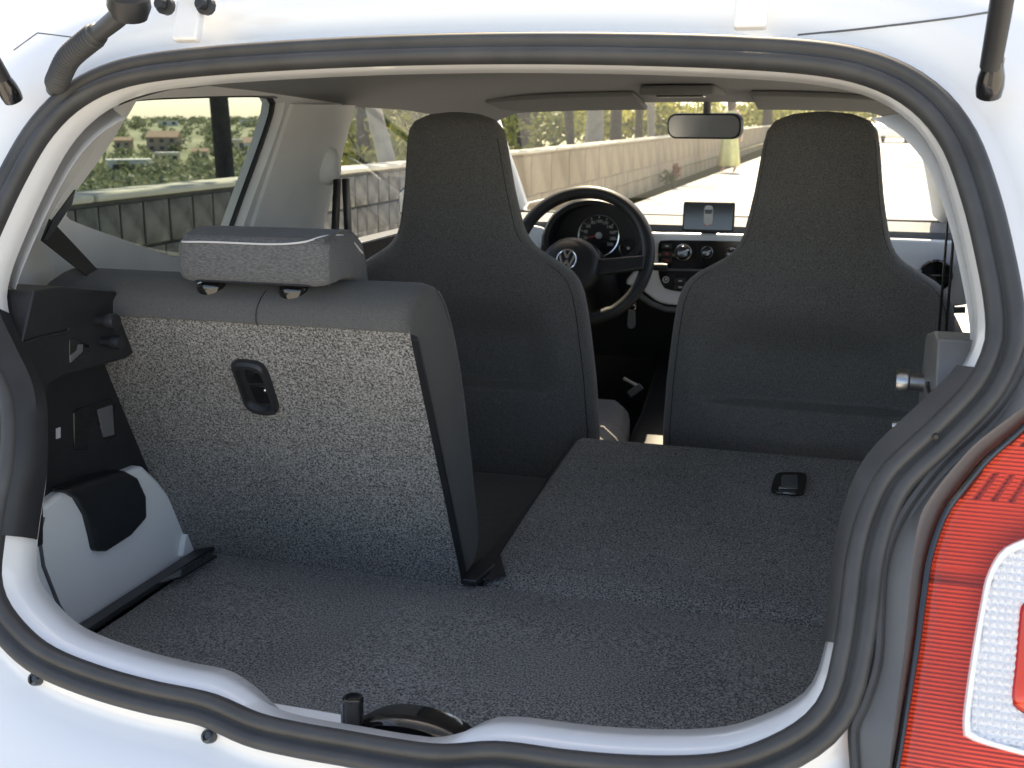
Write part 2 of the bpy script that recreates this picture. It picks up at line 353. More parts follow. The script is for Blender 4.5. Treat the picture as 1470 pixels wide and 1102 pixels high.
rb = [(.0090+.00001*i if i < 40 else (.0112 + .0017*math.sin((i-40)*.70)) if i < 236 else .0112 if i < 246 else .0088+.000012*(i-246)) for i in range(400)]
tube('wiring_bellows', pb, rb, 'rubber', car, n=16, ang=80)['label'] = 'ribbed black rubber hose carrying the tailgate wiring'
lathe('bellows_cap', atY(185, 6, .028), (.3, -.4, 1), [(.002, -.014), (.017, -.013), (.021, -.002), (.020, .008), (.004, .014)], 'black_plastic', car, n=18)
for px, py in ((55, 974), (303, 1056)):
    p, n_ = on_body(px, py); n_ = pn; p = p+pn*.004
    lathe('rubber_buffer', p, n_, [(.0068, -.008), (.0070, .002), (.0056, .0045), (.0036, .0048), (.0030, .0030), (.0005, .0030)], 'gloss_black', car, n=16)
# seams on the painted roof channel
tube('panel_seam', [on_body(x, y)[0] for x, y in [tuple(p) for p in np.stack([np.interp(np.linspace(0, 1, 60), np.linspace(0, 1, len(L0)), [c[k] for c in L0]) for L0 in [((1145, 50), (1220, 43), (1300, 34), (1380, 24), (1440, 14))] for k in (0, 1)], 1)]], .0011, 'grey_plastic', car, n=6)
tube('panel_seam', [on_body(x, y)[0] for x, y in [tuple(p) for p in np.stack([np.interp(np.linspace(0, 1, 60), np.linspace(0, 1, len(L0)), [c[k] for c in L0]) for L0 in [((20, 72), (54, 47), (110, 54), (150, 60))] for k in (0, 1)], 1)]], .0009, 'grey_plastic', car, n=6)

for s in (-1, 1):
    idx = [i for i in range(NR) if s*rx[i] > .38 and .798 < rz[i] < 1.030]; idx.sort(key=lambda i: rz[i])
    rows = [off(a_*uD+b_, c_*vD+d_)[idx] for a_, b_, c_, d_ in ((0, .002, 0, .0035), (0, -.0022, 0, .001), (1, -.0035, .4, 0), (1, -.0035, .80, -.004), (1, .04, .9, -.010))]
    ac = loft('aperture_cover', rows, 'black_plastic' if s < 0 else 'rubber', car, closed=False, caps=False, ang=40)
# --- lamp surround and tail lamp (right)
pap = np.array([0, ap_y(.9), .9])
def onap(l, v): return [onp(x, y, pap+pn*v, pn) for x, y in l]
cA = smooth_path(onap([(1480, 470), (1462, 530), (1425, 590), (1363, 650), (1328, 690), (1290, 745), (1268, 805), (1262, 880), (1258, 950), (1240, 1010), (1225, 1045), (1228, 1110), (1229, 1190)], -.003), 60)
cA2 = smooth_path(onap([(1490, 500), (1468, 548), (1432, 604), (1378, 658), (1338, 700), (1302, 752), (1281, 812), (1274, 885), (1269, 955), (1250, 1015), (1236, 1050), (1234, 1110), (1235, 1190)], .000), 60)
cB = smooth_path(onap([(1500, 556), (1475, 580), (1440, 606), (1400, 637), (1368, 672), (1340, 708), (1320, 745), (1309, 812), (1303, 880), (1297, 935), (1290, 990), (1283, 1045), (1276, 1105), (1268, 1190)], .010), 60)
cC0 = smooth_path(onap([(1510, 575), (1480, 598), (1450, 625), (1413, 655), (1382, 692), (1352, 735), (1331, 796), (1322, 850), (1314, 910), (1306, 960), (1297, 1020), (1288, 1075), (1280, 1120), (1268, 1190)], -.002), 60)
loft('lamp_surround', [cA, cA2, cB, cC0], 'surround_grey', car, closed=False, caps=False, solid=.002, ang=25)['label'] = 'dark grey plastic channel beside the tail lamp'
tube('gap_shadow', [p+pn*.002 for p in cA], .0045, 'rubber', car, n=8)  # dark tube added to stand for the shadowed gap beside the seal
lampE = empty('tail_lamp', parent=car); lampE['label'] = 'red tail lamp with clear reversing window'
def lampv(p, base_v):                                       # lens surface curls forward towards the car's flank
    dx = max(p[0]-.47, 0); return p + pn*(base_v+.10*dx-.9*dx*dx)
edge = [(1516, 566), (1486, 598), (1455, 627), (1418, 660), (1386, 698), (1357, 738), (1336, 796), (1327, 850), (1319, 910), (1311, 960), (1301, 1020), (1292, 1075), (1284, 1120), (1272, 1190)]
cC = smooth_path(onap(edge, .004), 60)
nu = 40
patch = []
for p in cC:
    row = []
    for t in np.linspace(0, 1, nu):
        x = p[0]*(1-t)+.72*t; z = p[2]; row.append(lampv(np.array([x, ap_y(z)+(.004*pn[1]), z]), -.006+.0075*sm(0, .05, t)))
    patch.append(row)
loft('red_lens', patch, 'lens_red', lampE, closed=False, caps=False, ang=70)
tube('lens_rim', [np.array(r[0])+pn*.004 for r in patch], .0028, 'gloss_black', lampE, n=8)
# reflector behind the lens: rows of small prisms
refl = []; z = .52
rows = []
zz = np.arange(np.array(cC)[:, 2].min()+.002, np.array(cC)[:, 2].max()-.002, .00075)
ex = np.array(cC); order = np.argsort(ex[:, 2])
for i, z in enumerate(zz):
    x0 = np.interp(z, ex[order, 2], ex[order, 0])+.003; slot = (0, .0007, .0009, -.0026)[i % 4]
    rows.append([lampv(np.array([x, ap_y(z), z]), -.0125+slot-(.010 if (z > .905 and (i//28) % 2 and j % 4 == 0) else 0)-.009*(z < .872 and z > .862)-.004*sm(.86, .80, z)*(1-sm(.02, .05, x-x0))) for j, x in enumerate(np.linspace(x0, .72, 70))])
loft('reflector', rows, 'lamp_chrome', lampE, closed=False, caps=False, smooth=False)
def lamp_patch(name, l, v, m, thick=.004):
    pts = smooth_path(onap(l, .004), 64, closed=True); c = pts.mean(0); vs = []; f = []
    K = 8
    for k in range(K+1):
        for p in pts: q = c+(p-c)*(k/K if k else .02); vs.append(lampv(np.array([q[0], ap_y(q[2]), q[2]]), v - (thick if k == K else 0)))
    f = grid_faces(K+1, 64, cv=True) + [tuple(range(64))]
    return mobj(name, vs, f, m, lampE, ang=50)
cl_out = [(1620, 742), (1540, 752), (1470, 779), (1437, 796), (1417, 830), (1409, 864), (1397, 931), (1387, 999), (1383, 1040), (1390, 1062), (1470, 1087), (1560, 1108), (1640, 1110), (1660, 920)]
cl_in = [(1600, 842), (1540, 846), (1485, 856), (1466, 872), (1461, 895), (1455, 960), (1451, 1003), (1457, 1020), (1485, 1034), (1560, 1052), (1600, 1050), (1615, 950)]
# clear window: a ring of clear lens over bright prisms, red block in the middle
po, pi_ = smooth_path(onap(cl_out, .004), 80, closed=True), smooth_path(onap(cl_in, .004), 80, closed=True)
def lv(P, v): return [lampv(np.array([q[0], ap_y(q[2]), q[2]]), v) for q in P]
loft('clear_lens', [lv(po, .004), lv(po*.985+pi_*.015, .0095), lv(po*.5+pi_*.5, .0115), lv(po*.03+pi_*.97, .0095), lv(pi_, .004)], 'lens_clear', lampE, caps=False)
loft('window_frame', [lv(po*1.03-pi_*.03, .0045), lv(po*1.0+pi_*.0, .0105), lv(po*.90+pi_*.10, .0105), lv(po*.86+pi_*.14, .0065)], 'lamp_chrome', lampE, caps=False)
po2, pi2 = smooth_path(po, 300, closed=True), smooth_path(pi_, 300, closed=True); rg = []
tri = lambda q: abs((q % 1)-.5)*2
for t in np.linspace(0, 1, 36):
    rg.append([lampv(np.array([q[0], ap_y(q[2]), q[2]]), 0.0048+.0034*min(tri(q[0]/.0055), tri(q[2]/.0055))*1.6) for q in po2*(1-t)+pi2*t])
loft('reversing_reflector', rg, 'lamp_chrome', lampE, caps=False, smooth=False)
lamp_patch('fog_lens', cl_in, .0110, 'lens_red'); lamp_patch('fog_reflector', cl_in, .0070, 'lamp_chrome')

# --- boot floor carpet and the black edge strip
fl = [(-.455, -.05, .600), (.47, -.05, .600), (.47, .395, .600), (-.455, .395, .600)]
nx, ny = 40, 24
vs = [(x, y, .600+.0025*math.sin(x*5+1)*math.sin(y*9)-.004*sm(.34, .395, y)) for x in np.linspace(-.468, .49, nx) for y in np.linspace(-.07, .400, ny)]
mobj('boot_floor', vs, grid_faces(nx, ny), 'carpet', car)['label'] = 'grey flecked carpet floor of the boot'
es = prism('floor_edge_strip', [(-.503, .04, .592), (-.503, .405, .592), (-.466, .405, .604), (-.466, .04, .604)], (0, 0, .008), 'black_plastic', car, bevel=.002)
prism('strip_clip', [atZ(x, y, .613) for x, y in ((228, 838), (300, 795), (312, 800), (262, 830))], (0, 0, .003), 'gloss_black', es, bevel=.001)
box('rear_sill_wall', (0, -.075, .60), (.92, .02, .12), 'white_inner', car, bevel=.004)

# --- lock recess and striker at the sill
lk = loft('latch_recess', [[(.038+.066*k*math.cos(a)*(1 if math.cos(a) < 0 else 1.05), -.086+h_, .650+.036*k*math.sin(a)) for a in np.linspace(0, 2*math.pi, 36, endpoint=False)] for h_, k in ((.02, .9), (.0, 1), (-.012, .97), (-.018, .86), (-.014, .78), (-.004, .72))], 'gloss_black', car, ang=60)
tube('recess_lip', [(-.04, -.106, .660), (.03, -.104, .661), (.09, -.103, .663)], .003, 'white_inner', lk, n=8)
sp = lathe('striker_post', atY(508, 1042, -.105), (0, .02, 1), [(.0085, -.012), (.0092, 0), (.0092, .024), (.0100, .0245), (.0100, .0285), (.0088, .0295), (.0070, .0296), (.0066, .0270), (.0005, .0270)], 'gloss_black', car, n=24)
box('striker_key', atY(494, 1022, -.106), (.003, .010, .022), 'grey_plastic', sp, bevel=.001)
# --- left and right boot side trim (built on the left, mirrored to the right)
def pX(l, x): return [atX(a, b, x) for a, b in l]
L_block = pX([(-70, 470), (0, 430), (40, 419), (95, 411), (166, 418), (178, 428), (197, 490), (196, 504), (182, 514), (150, 523), (92, 539), (70, 551), (63, 580), (63, 782), (-10, 812), (-90, 830)], -.475)
L_rec = pX([(56, 535), (178, 508), (236, 668), (200, 690), (96, 722), (56, 742)], -.525)
L_white = pX([(14, 762), (96, 702), (150, 690), (205, 668), (228, 690), (262, 735), (296, 792), (200, 850), (106, 906), (80, 920), (40, 880), (20, 820)], -.510)
L_tongue = pX([(96, 704), (140, 688), (182, 676), (200, 686), (212, 712), (213, 744), (190, 770), (156, 792), (142, 792), (138, 772), (130, 740), (116, 716)], -.497)
L_block = [np.array((p[0], max(p[1], ap_y(p[2])+.050), p[2])) for p in L_block]
for s in (-1, 1):
    mx = (lambda P: P) if s < 0 else mirx
    dv = lambda d: (s*d, 0, 0)
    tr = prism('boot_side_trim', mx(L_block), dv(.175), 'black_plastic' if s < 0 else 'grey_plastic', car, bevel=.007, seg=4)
    prism('trim_recess', mx(L_rec), dv(.10), 'black_plastic', tr, bevel=.004)
    wp = prism('wheelhouse_panel', mx(L_white), dv(.06), 'white_inner', car, bevel=.006, seg=4)
    prism('trim_tongue', mx(L_tongue), dv(.03), 'black_plastic', tr, bevel=.006, seg=4)
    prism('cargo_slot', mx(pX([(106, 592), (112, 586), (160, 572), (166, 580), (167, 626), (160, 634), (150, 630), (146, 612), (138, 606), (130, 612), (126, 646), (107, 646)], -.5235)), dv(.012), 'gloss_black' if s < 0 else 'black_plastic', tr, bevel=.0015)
    prism('slot_insert', mx(pX([(140, 588), (162, 580), (165, 624), (150, 628), (144, 606)], -.5225)), dv(.010), 'grey_plastic', tr, bevel=.0015)
    for (px, py, r) in ((138, 460, .0085), (145, 490, .0072)):
        c = mx([atX(px, py, -.476)])[0]
        if s > 0: c = np.array((.478, .21, .962)) if py == 460 else np.array((.478, .215, .915)); r = r*1.25 if py == 460 else r*.5
        lathe('shelf_peg', c, (-s, 0, 0), [(r*.8, -.004), (r*.85, .016), (r*1.25, .018), (r*1.25, .026), (r*1.1, .029), (r*.3, .0295)], 'steel' if s > 0 else 'black_plastic', tr, n=16)
    prism('hook_slot', mx(pX([(100, 488), (106, 484), (118, 490), (128, 494), (130, 503), (120, 512), (100, 522)], -.4745)), dv(.004), 'gloss_black', tr, bevel=.001)
    prism('hook', mx(pX([(101, 510), (111, 503), (113, 494), (120, 494), (119, 505), (102, 521)], -.4735)), dv(.004), 'grey_plastic', tr, bevel=.001)
    tube('trim_ridge', mx([atX(x, y, -.4735) for x, y in ((-30, 522), (20, 498), (60, 484), (97, 476), (99, 470))]), .0022, 'black_plastic', tr, n=8)
    prism('trim_label', mx(pX([(81, 615), (87, 613), (87, 628), (81, 630)], -.524)), dv(.002), 'grey_print', tr, bevel=0)
    br = prism('hinge_bracket', mx(pX([(262, 800), (266, 772), (276, 755), (285, 757), (288, 775), (297, 786), (283, 792), (272, 797)], -.503)), dv(.01), 'white_inner', wp, bevel=.002)
    tube('panel_groove', mx([atX(x, y, -.509) for x, y in ((62, 742), (56, 770), (62, 812), (84, 868), (105, 902))]), .0024, 'grey_plastic', wp, n=8)
# plain inner walls that close the boot off below the trim
for s in (-1, 1):
    box('inner_wall', (s*.625, .36, .62), (.15, .42, .50), 'black_plastic', car, bevel=.005)
box('underfloor', (0, 1.1, .30), (1.30, 2.9, .03), 'black_plastic', car, bevel=.004)
box('bulkhead', (0, 2.56, .60), (1.36, .03, .66), 'black_plastic', car, bevel=.004)

# --- rear backrest, left, upright
bp0, bp1 = np.array([0, .389, .600]), np.array([0, .221, .978])
bup = (bp1-bp0)/np.linalg.norm(bp1-bp0); bn = np.array([0, -bup[2], bup[1]])   # bn points to the rear
def bq(x, h, d=0): return np.array([x, 0, 0])+bp0+bup*h+bn*d
bl = np.linalg.norm(bp1-bp0)
rbk = empty('rear_backrest', parent=car); rbk['label'] = 'upright left rear seat backrest with flecked carpet back'
XL, XR = -.60, -.081
nx, ny = 40, 34
vs = [bq(x, h, .0012*math.sin(x*9)*math.sin(h*12)+.001*math.sin(x*31+h*17)) for x in np.linspace(XL, XR-.001, nx) for h in np.linspace(-.02, bl+.005, ny)]
mobj('carpet_back', vs, grid_faces(nx, ny), 'carpet', rbk)
# padded cushion: cross-section lofted along x
def cush(x, k):                                            # k shrinks the ends for a rounded edge
    pts = [(-.006, .01), (-.007, .15), (-.007, .30), (-.006, bl-.006), (.001, bl-.003), (.006, bl+.004), (.006, bl+.014), (-.002, bl+.023), (-.02, bl+.029), (-.045, bl+.030), (-.075, bl+.022), (-.103, bl+.002), (-.118, bl-.035), (-.125, bl-.09), (-.122, .25), (-.105, .14), (-.088, .05), (-.078, .0), (-.05, -.012), (-.02, -.006)]
    c = np.array([-.055, .21]); out = []
    for d, h in smooth_path(pts, 60, closed=True):
        q = np.array([d, h]); 
        q = q - k*np.array([np.clip((d+.055)/.06, -1, 1)*.9, np.clip((h-.21)/.24, -1, 1)])
        out.append(bq(x, q[1], q[0]))
    return out
xs = [(XL, .02), (XL+.006, .008), (XL+.02, 0)] + [(x, 0) for x in np.linspace(XL+.05, XR-.045, 14)] + [(XR-.014, 0), (XR-.004, .003), (XR, .010), (XR+.001, .02)]
loft('cushion', [cush(x, k) for x, k in xs], 'roll_fabric', rbk, ang=60)
# edge piping along the free side and a seam across the roll
tube('piping', [bq(XR+.0005, h, d) for d, h in smooth_path([(-.076, .01), (-.098, .14), (-.114, .25), (-.117, bl-.09), (-.110, bl-.035), (-.096, bl-.002)], 40)], .0014, 'grey_plastic', rbk, n=6)
prism('edge_moulding', [bq(XR-.001, .0, .002), bq(XR-.001, bl-.004, .002), bq(XR+.0045, bl-.012, -.004), bq(XR+.0045, .0, -.004)], bn*-.006, 'black_plastic', rbk, bevel=.001)
tube('seam', [bq(-.275, h, d) for d, h in smooth_path([(.0052, bl+.002), (.0061, bl+.006), (.0059, bl+.014), (-.0021, bl+.0230), (-.02, bl+.0290), (-.04, bl+.0298)], 24)], .0006, 'black_plastic', rbk, n=6)
def onb(l, d): return [onp(x, y, bp0+bn*d, bn) for x, y in l]
ho = smooth_path(onb([(338, 516), (358, 516), (376, 521), (386, 536), (394, 560), (401, 584), (394, 591), (374, 590), (357, 580), (348, 556), (336, 524)], .001), 48, closed=True)
hc = ho.mean(0); hi_ = hc+(ho-hc)*.70; hi_[:, :] += 0
loft('release_bezel', [ho-bn*.002, ho+bn*.007, hc+(ho-hc)*.92+bn*.0105, hc+(ho-hc)*.78+bn*.0100, hi_+bn*.0035, hi_*.5+hc*.5+bn*.0034], 'black_plastic', rbk, caps=True, ang=35)
prism('release_lever', onb([(352, 530), (376, 533), (381, 548), (357, 548)], .004), bn*.003, 'gloss_black', rbk, bevel=.001)
prism('release_lever', onb([(358, 552), (383, 553), (389, 578), (369, 577)], .004), bn*.002, 'gloss_black', rbk, bevel=.001)
for px, py in ((375, 535), (381, 560)):
    lathe('lever_highlight_stud', onp(px, py, bp0+bn*.006, bn), bn, [(.0028, -.002), (.0028, .001), (.0018, .0022), (.0002, .0026)], 'chrome', rbk, n=12)

# headrest: folded L over the top of the backrest
hrE = empty('headrest', parent=rbk); hrE['label'] = 'low grey headrest with pale stitching'
yh = .205
def hprof(k):
    pts = [(.000, 1.036), (.000, 1.076), (.008, 1.084), (.040, 1.090), (.075, 1.089), (.098, 1.078), (.110, 1.050), (.118, 1.005), (.110, .985), (.092, .988), (.084, 1.010), (.076, 1.028), (.05, 1.034), (.012, 1.031)]
    c = np.array([.06, 1.05]); q = smooth_path(pts, 56, closed=True); return c+(q-c)*np.array([1-k*1.0, 1-k*1.9])
hx0, hx1 = -.374, -.176
rings = []
for t in [0, .004, .012, .03] + list(np.linspace(.08, .92, 12)) + [.97, .988, .996, 1]:
    e = min(t, 1-t)*(hx1-hx0); k = .10*max(0, 1-(e/.018))**2.2
    rings.append([(hx0+(hx1-hx0)*t, yh+a, b) for a, b in hprof(k)])
loft('pad', rings, 'seat_fabric_light', hrE, ang=60)
rings = []
for t in list(np.linspace(.03, .97, 16)):
    rings.append([(hx0+(hx1-hx0)*t, yh+a, b) for a, b in ((.0055, 1.079), (.008, 1.0852), (.040, 1.0912), (.075, 1.0902), (.0985, 1.0788), (.111, 1.05), (.10, 1.045), (.07, 1.08), (.04, 1.08))])
loft('top_cover', rings, 'roll_fabric', hrE, ang=50)
tube('stitching', smooth_path([(hx0+.004, yh+.02, 1.076), (hx0+.010, yh+.001, 1.0775), (hx0+.05, yh-.0002, 1.0785), (hx1-.07, yh-.0002, 1.0785), (hx1-.03, yh+.002, 1.082), (hx1-.012, yh+.02, 1.0875), (hx1-.003, yh+.06, 1.083), (hx1+.001, yh+.095, 1.06)], 70), .0012, 'stitch', hrE, n=6)
tube('lower_piping', [(hx0+.006, yh+.008, 1.032), (hx0+.03, yh+.003, 1.0315), (hx1-.03, yh+.003, 1.0315), (hx1-.004, yh+.010, 1.032)], .0016, 'black_plastic', hrE, n=6)
for x in (-.352, -.240):
    g = lathe('post_guide', (x, yh+.038, 1.0215), (0, 0, 1), [(.017, -.012), (.019, -.003), (.0175, .002), (.012, .005), (.0075, .006), (.0065, .014)], 'gloss_black', rbk, n=20)

# --- rear backrest, right, folded flat
fq0, fq1 = np.array([0, .412, .600]), np.array([0, .980, .652])
fu = (fq1-fq0)/np.linalg.norm(fq1-fq0); fn = np.array([0, -fu[2], fu[1]]); fL = np.linalg.norm(fq1-fq0)
def fq(x, h, d=0): return np.array([x, 0, 0])+fq0+fu*h+fn*d
fbk = empty('folded_backrest', parent=car); fbk['label'] = 'folded right rear seat backrest lying flat with carpet up'
nx, ny = 46, 40; vs = []
for x in np.linspace(-.066, .53, nx):
    for h in np.linspace(-.012, fL, ny):
        vs.append(fq(x, h, .0035*math.sin(math.pi*min(max(h/fL, 0), 1)) - .012*sm(.03, -.012, h) - .012*sm(fL-.016, fL, h)**2 - .008*sm(-.054, -.066, x)))
mobj('carpet_back', vs, grid_faces(nx, ny), 'carpet', fbk)
prism('cushion', [fq(-.062, .01, -.006), fq(.52, .01, -.006), fq(.52, fL-.004, -.006), fq(-.062, fL-.004, -.006)], fn*-.10, 'roll_fabric', fbk, bevel=.02, seg=4)
prism('edge_moulding', [fq(-.069, .0, -.004), fq(-.069, fL-.02, -.004), fq(-.063, fL-.02, -.002), fq(-.063, .0, -.002)], fn*-.012, 'black_plastic', fbk, bevel=.001)
def onf(l, d): return [onp(x, y, fq0+fn*d, fn) for x, y in l]
prism('release_bezel', smooth_path(onf([(1118, 681), (1135, 680), (1152, 681), (1158, 686), (1155, 706), (1150, 712), (1130, 711), (1110, 708), (1107, 703), (1112, 686)], .0045), 40, closed=True), fn*.004, 'gloss_black', fbk, bevel=.0015)
prism('release_lever', onf([(1122, 685), (1145, 685), (1145, 700), (1121, 699)], .0085), fn*.002, 'grey_plastic', fbk, bevel=.0008)
prism('lever_edge', onf([(1118, 700), (1145, 701), (1145, 704), (1118, 703)], .0085), fn*.0035, 'chrome', fbk, bevel=.0005)
prism('lever_edge', onf([(1124, 707), (1142, 708), (1142, 709.5), (1124, 708.5)], .0085), fn*.002, 'chrome', fbk, bevel=.0003)
prism('lever_edge', onf([(1124, 683), (1144, 683), (1144, 684.5), (1124, 684.5)], .0085), fn*.002, 'steel', fbk, bevel=.0003)
# hinge mount between the two backrests
hm = prism('backrest_hinge', [(-.084, .385, .600), (-.060, .385, .600), (-.050, .44, .602), (-.078, .46, .606)], (0, 0, .010), 'black_plastic', car, bevel=.003)
prism('hinge_cover', [(-.060, .400, .602), (-.030, .422, .603), (-.052, .47, .612), (-.068, .45, .612)], (0, .0, .003), 'black_plastic', hm, bevel=.002)
# rear seat cushion under the left backrest
box('rear_seat_cushion', (-.32, .78, .47), (.50, .52, .17), 'roll_fabric', car, bevel=.05, seg=5)

# --- front seats
def seat_y(z): return 1.045+(1.225-z)*.13
Wz = [(1.232, .010), (1.228, .050), (1.217, .078), (1.200, .092), (1.17, .0985), (1.13, .104), (1.09, .110), (1.05, .118), (1.015, .126), (.99, .137), (.973, .152), (.955, .182), (.937, .214), (.918, .232), (.89, .243), (.85, .250), (.80, .256), (.72, .264), (.62, .270), (.52, .270), (.42, .266)]
def front_seat(cx, label):
    st = empty('front_seat', parent=car); st['label'] = label
    zs = np.concatenate([np.linspace(1.232, 1.19, 12), np.linspace(1.18, .73, 46), np.linspace(.722, .68, 14), np.linspace(.67, .42, 24)])
    za = np.array([a for a, b in Wz][::-1]); wa = np.array([b for a, b in Wz][::-1])
    rings = []; NA = 88
    for z in zs:
        wd = np.interp(z, za, wa)
        wd = np.mean([np.interp(zq, za, wa) for zq in (z-.008, z, z+.004)]) if z < 1.19 else wd
        head = sm(.93, 1.03, z); dep = (.060*(1-head)+.043*head)
        dep *= math.sqrt(max(0.02, min(1, 1-((max(z, 1.19)-1.19)/.0425)**2)))
        e = 2/3.2 if z < 1.0 else 2/2.9
        r = []
        for a in np.linspace(0, 2*math.pi, NA, endpoint=False):
            c, s_ = math.cos(a), math.sin(a)
            x = wd*math.copysign(abs(c)**e, c); y = dep*math.copysign(abs(s_)**e, s_)
            if s_ < 0:                                          # the rear shell: knee recess with a ledge below
                xr = abs(x)/max(wd, .01)
                col = sm(.82, .50, xr)
                rec = col*sm(.895, .790, z)*sm(.694, .710, z)
                y += .034*rec + .010*(1-head)*sm(.55, 1, xr) - .006*sm(.70, .66, z)*col
            r.append((cx+x, seat_y(z)+.045+y, z))
        rings.append(r)
    sh = loft('seat_back', rings, 'seat_fabric', st, ang=75)
    for s in (-1, 1):                                           # seam that follows the edge of the rear shell
        pth = []
        for z in np.linspace(1.185, .46, 60):
            wd = np.interp(z, za, wa); head = sm(.93, 1.03, z); dep = .060*(1-head)+.043*head
            c = .90; e = 2/3.2 if z < 1.0 else 2/2.9; sv = math.sqrt(1-c*c)
            pth.append((cx+s*wd*c**e, seat_y(z)+.045-dep*sv**e + .010*(1-head)*sm(.55, 1, c**e)-.0004, z))
        tube('edge_seam', smooth_path(pth, 70), .0008, 'black_plastic', st, n=6)
    loft('seat_base', [[(cx+a*.255, y, z0+b) for a, b in rr_] for y, z0, rr_ in ((1.20, .40, [(-1, -.12), (-1, .06), (-.8, .09), (.8, .09), (1, .06), (1, -.12)]), (1.50, .40, [(-1, -.12), (-1, .08), (-.8, .11), (.8, .11), (1, .08), (1, -.12)]), (1.72, .42, [(-.9, -.12), (-.9, .09), (-.75, .12), (.75, .12), (.9, .09), (.9, -.12)]))], 'seat_fabric', st, bevel=.02)
    return st
front_seat(-.338, 'dark grey front seat behind the steering wheel'); front_seat(.332, 'dark grey front passenger seat on the right')

# --- inner side walls, windows, pillars
def sx(z): return .665-.32*(z-.95)
def side(l, s, d=0): return [np.array((s*(sx(z)+d), y, z)) for y, z in l]
def rounded(l, n=64): return [tuple(p) for p in smooth_path(l, n, closed=True)]
rw = rounded([(.445, 1.246), (.60, 1.253), (.80, 1.258), (.845, 1.254), (.858, 1.235), (.848, 1.18), (.82, 1.08), (.80, 1.01), (.775, .985), (.70, .985), (.58, 1.010), (.44, 1.052), (.335, 1.085), (.318, 1.096), (.325, 1.115), (.375, 1.17), (.425, 1.236)], 80)
dw = rounded([(1.135, .955), (1.115, 1.05), (1.118, 1.15), (1.14, 1.225), (1.20, 1.246), (1.40, 1.248), (1.60, 1.240), (1.74, 1.222), (2.0, 1.108), (2.28, .985), (2.33, .955), (2.2, .945), (1.6, .945), (1.2, .945)], 90)
for s in (-1, 1):
    quarter = [(.24, .93), (.30, 1.02), (.285, 1.085), (.33, 1.15), (.40, 1.262), (.46, 1.275), (1.085, 1.285), (1.092, 1.10), (1.10, .90), (1.06, .55), (.24, .55)]
    qt = holed('quarter_trim', side(quarter, s), [side(rw, s)], (s*.045, 0, 0), 'light_trim', car, ang=30)
    glassrw = mobj('rear_side_window', side(rw, s, .022), [tuple(range(80))], 'glass_tinted', car, smooth=False)
    loft('window_gasket', [side(rw, s, .018), [c+(p-c)*.975 for p in map(np.array, side(rw, s, .018)) for c in [np.mean(side(rw, s, .018), 0)]], [c+(p-c)*.975 for p in map(np.array, side(rw, s, .026)) for c in [np.mean(side(rw, s, .026), 0)]], side(rw, s, .026)], 'black_plastic', glassrw, caps=False, closed=True, loop=True, ang=30)
    door_o = [(1.09, .30), (1.105, .90), (1.10, 1.10), (1.10, 1.282), (1.5, 1.278), (1.78, 1.243), (2.1, 1.085), (2.42, .945), (2.50, .30)]
    dr = holed('front_door', side(door_o, s, .012), [side(dw, s, .012)], (s*.05, 0, 0), 'black_plastic', car, ang=30)
    mobj('door_window', side(dw, s, .035), [tuple(range(90))], 'glass_clear', dr, smooth=False)
    # D pillar trim: from the boot opening to the side window
    idx = [i for i in range(NR) if s*rx[i] > .40 and .99 < rz[i] < 1.262]
    dr_ = off(-.008, -.047)[idx]; dr_ = dr_[np.argsort(-dr_[:, 2])]; dr_ = smooth_path(dr_, 30)
    wr = smooth_path([(s*.575, .47, 1.262), (s*.580, .430, 1.240), (s*.598, .372, 1.17), (s*.618, .322, 1.112), (s*.622, .306, 1.094), (s*.642, .315, 1.02), (s*.655, .32, .975)], 30)
    rows = []
    for t in np.linspace(0, 1, 12):
        q = dr_*(1-t)+wr*t; q[:, 0] += s*.030*math.sin(math.pi*t)*np.linspace(1, 1, 30); q[:, 1] -= .012*math.sin(math.pi*t); rows.append(q)
    dp = loft('rear_pillar_trim', rows, 'light_trim', car, closed=False, caps=False, solid=.0, ang=70)
    # B pillar cover, standing proud of the side wall
    bpz = np.linspace(1.245, .93, 12)
    rows = []
    for z in bpz:
        k = (1.245-z)/.315; y0, y1 = .872-.065*k, 1.106-.004*k
        rows.append([(s*(sx(z)-d), y0+(y1-y0)*t, z) for t, d in ((0, -.004), (.02, .006), (.10, .014), (.42, .022), (.50, .030), (.85, .030), (.96, .024), (1.0, -.01))])
    bpt = loft('door_pillar_trim', rows, 'light_trim', car, closed=False, caps=False, ang=22)
    # A pillar
    a0, a1 = np.array([s*.520, 1.70, 1.268]), np.array([s*.650, 2.47, .945]); rows = []
    for t in np.linspace(0, 1, 14):
        p = a0+(a1-a0)*t + np.array([0, 0, .015*math.sin(math.pi*t)]); wdt = .034+.012*t
        rows.append([p+np.array((s*dx_*wdt, dy*wdt, dz*wdt)) for dx_, dy, dz in ((-1, .5, .3), (-.9, -.2, .05), (-.3, -.75, -.35), (.5, -.9, -.5), (1, -.3, -.3), (.9, .5, .3), (0, .9, .7))])
    loft('windscreen_pillar_trim', rows, 'light_trim', car, ang=50)
    # door card furniture
    box('door_armrest', (s*.62, 1.75, .72), (.07, .55, .06), 'grey_plastic', dr, bevel=.02, seg=4)
    mh = loft('door_mirror', [[(s*(.86+a*.09), 2.25+d, .97+b*.055) for a, b in ((-1, -.7), (-.7, -1), (.7, -1), (1, -.6), (1, .6), (.7, 1), (-.7, 1), (-1, .7))] for d in (0, .03, .07)], 'black_plastic', car, bevel=.012)
    mobj('mirror_glass', [(s*(.86+a*.082), 2.2485, .97+b*.047) for a, b in ((-1, -.7), (-.7, -1), (.7, -1), (1, -.6), (1, .6), (.7, 1), (-.7, 1), (-1, .7))], [tuple(range(8))], 'chrome', mh, smooth=False)
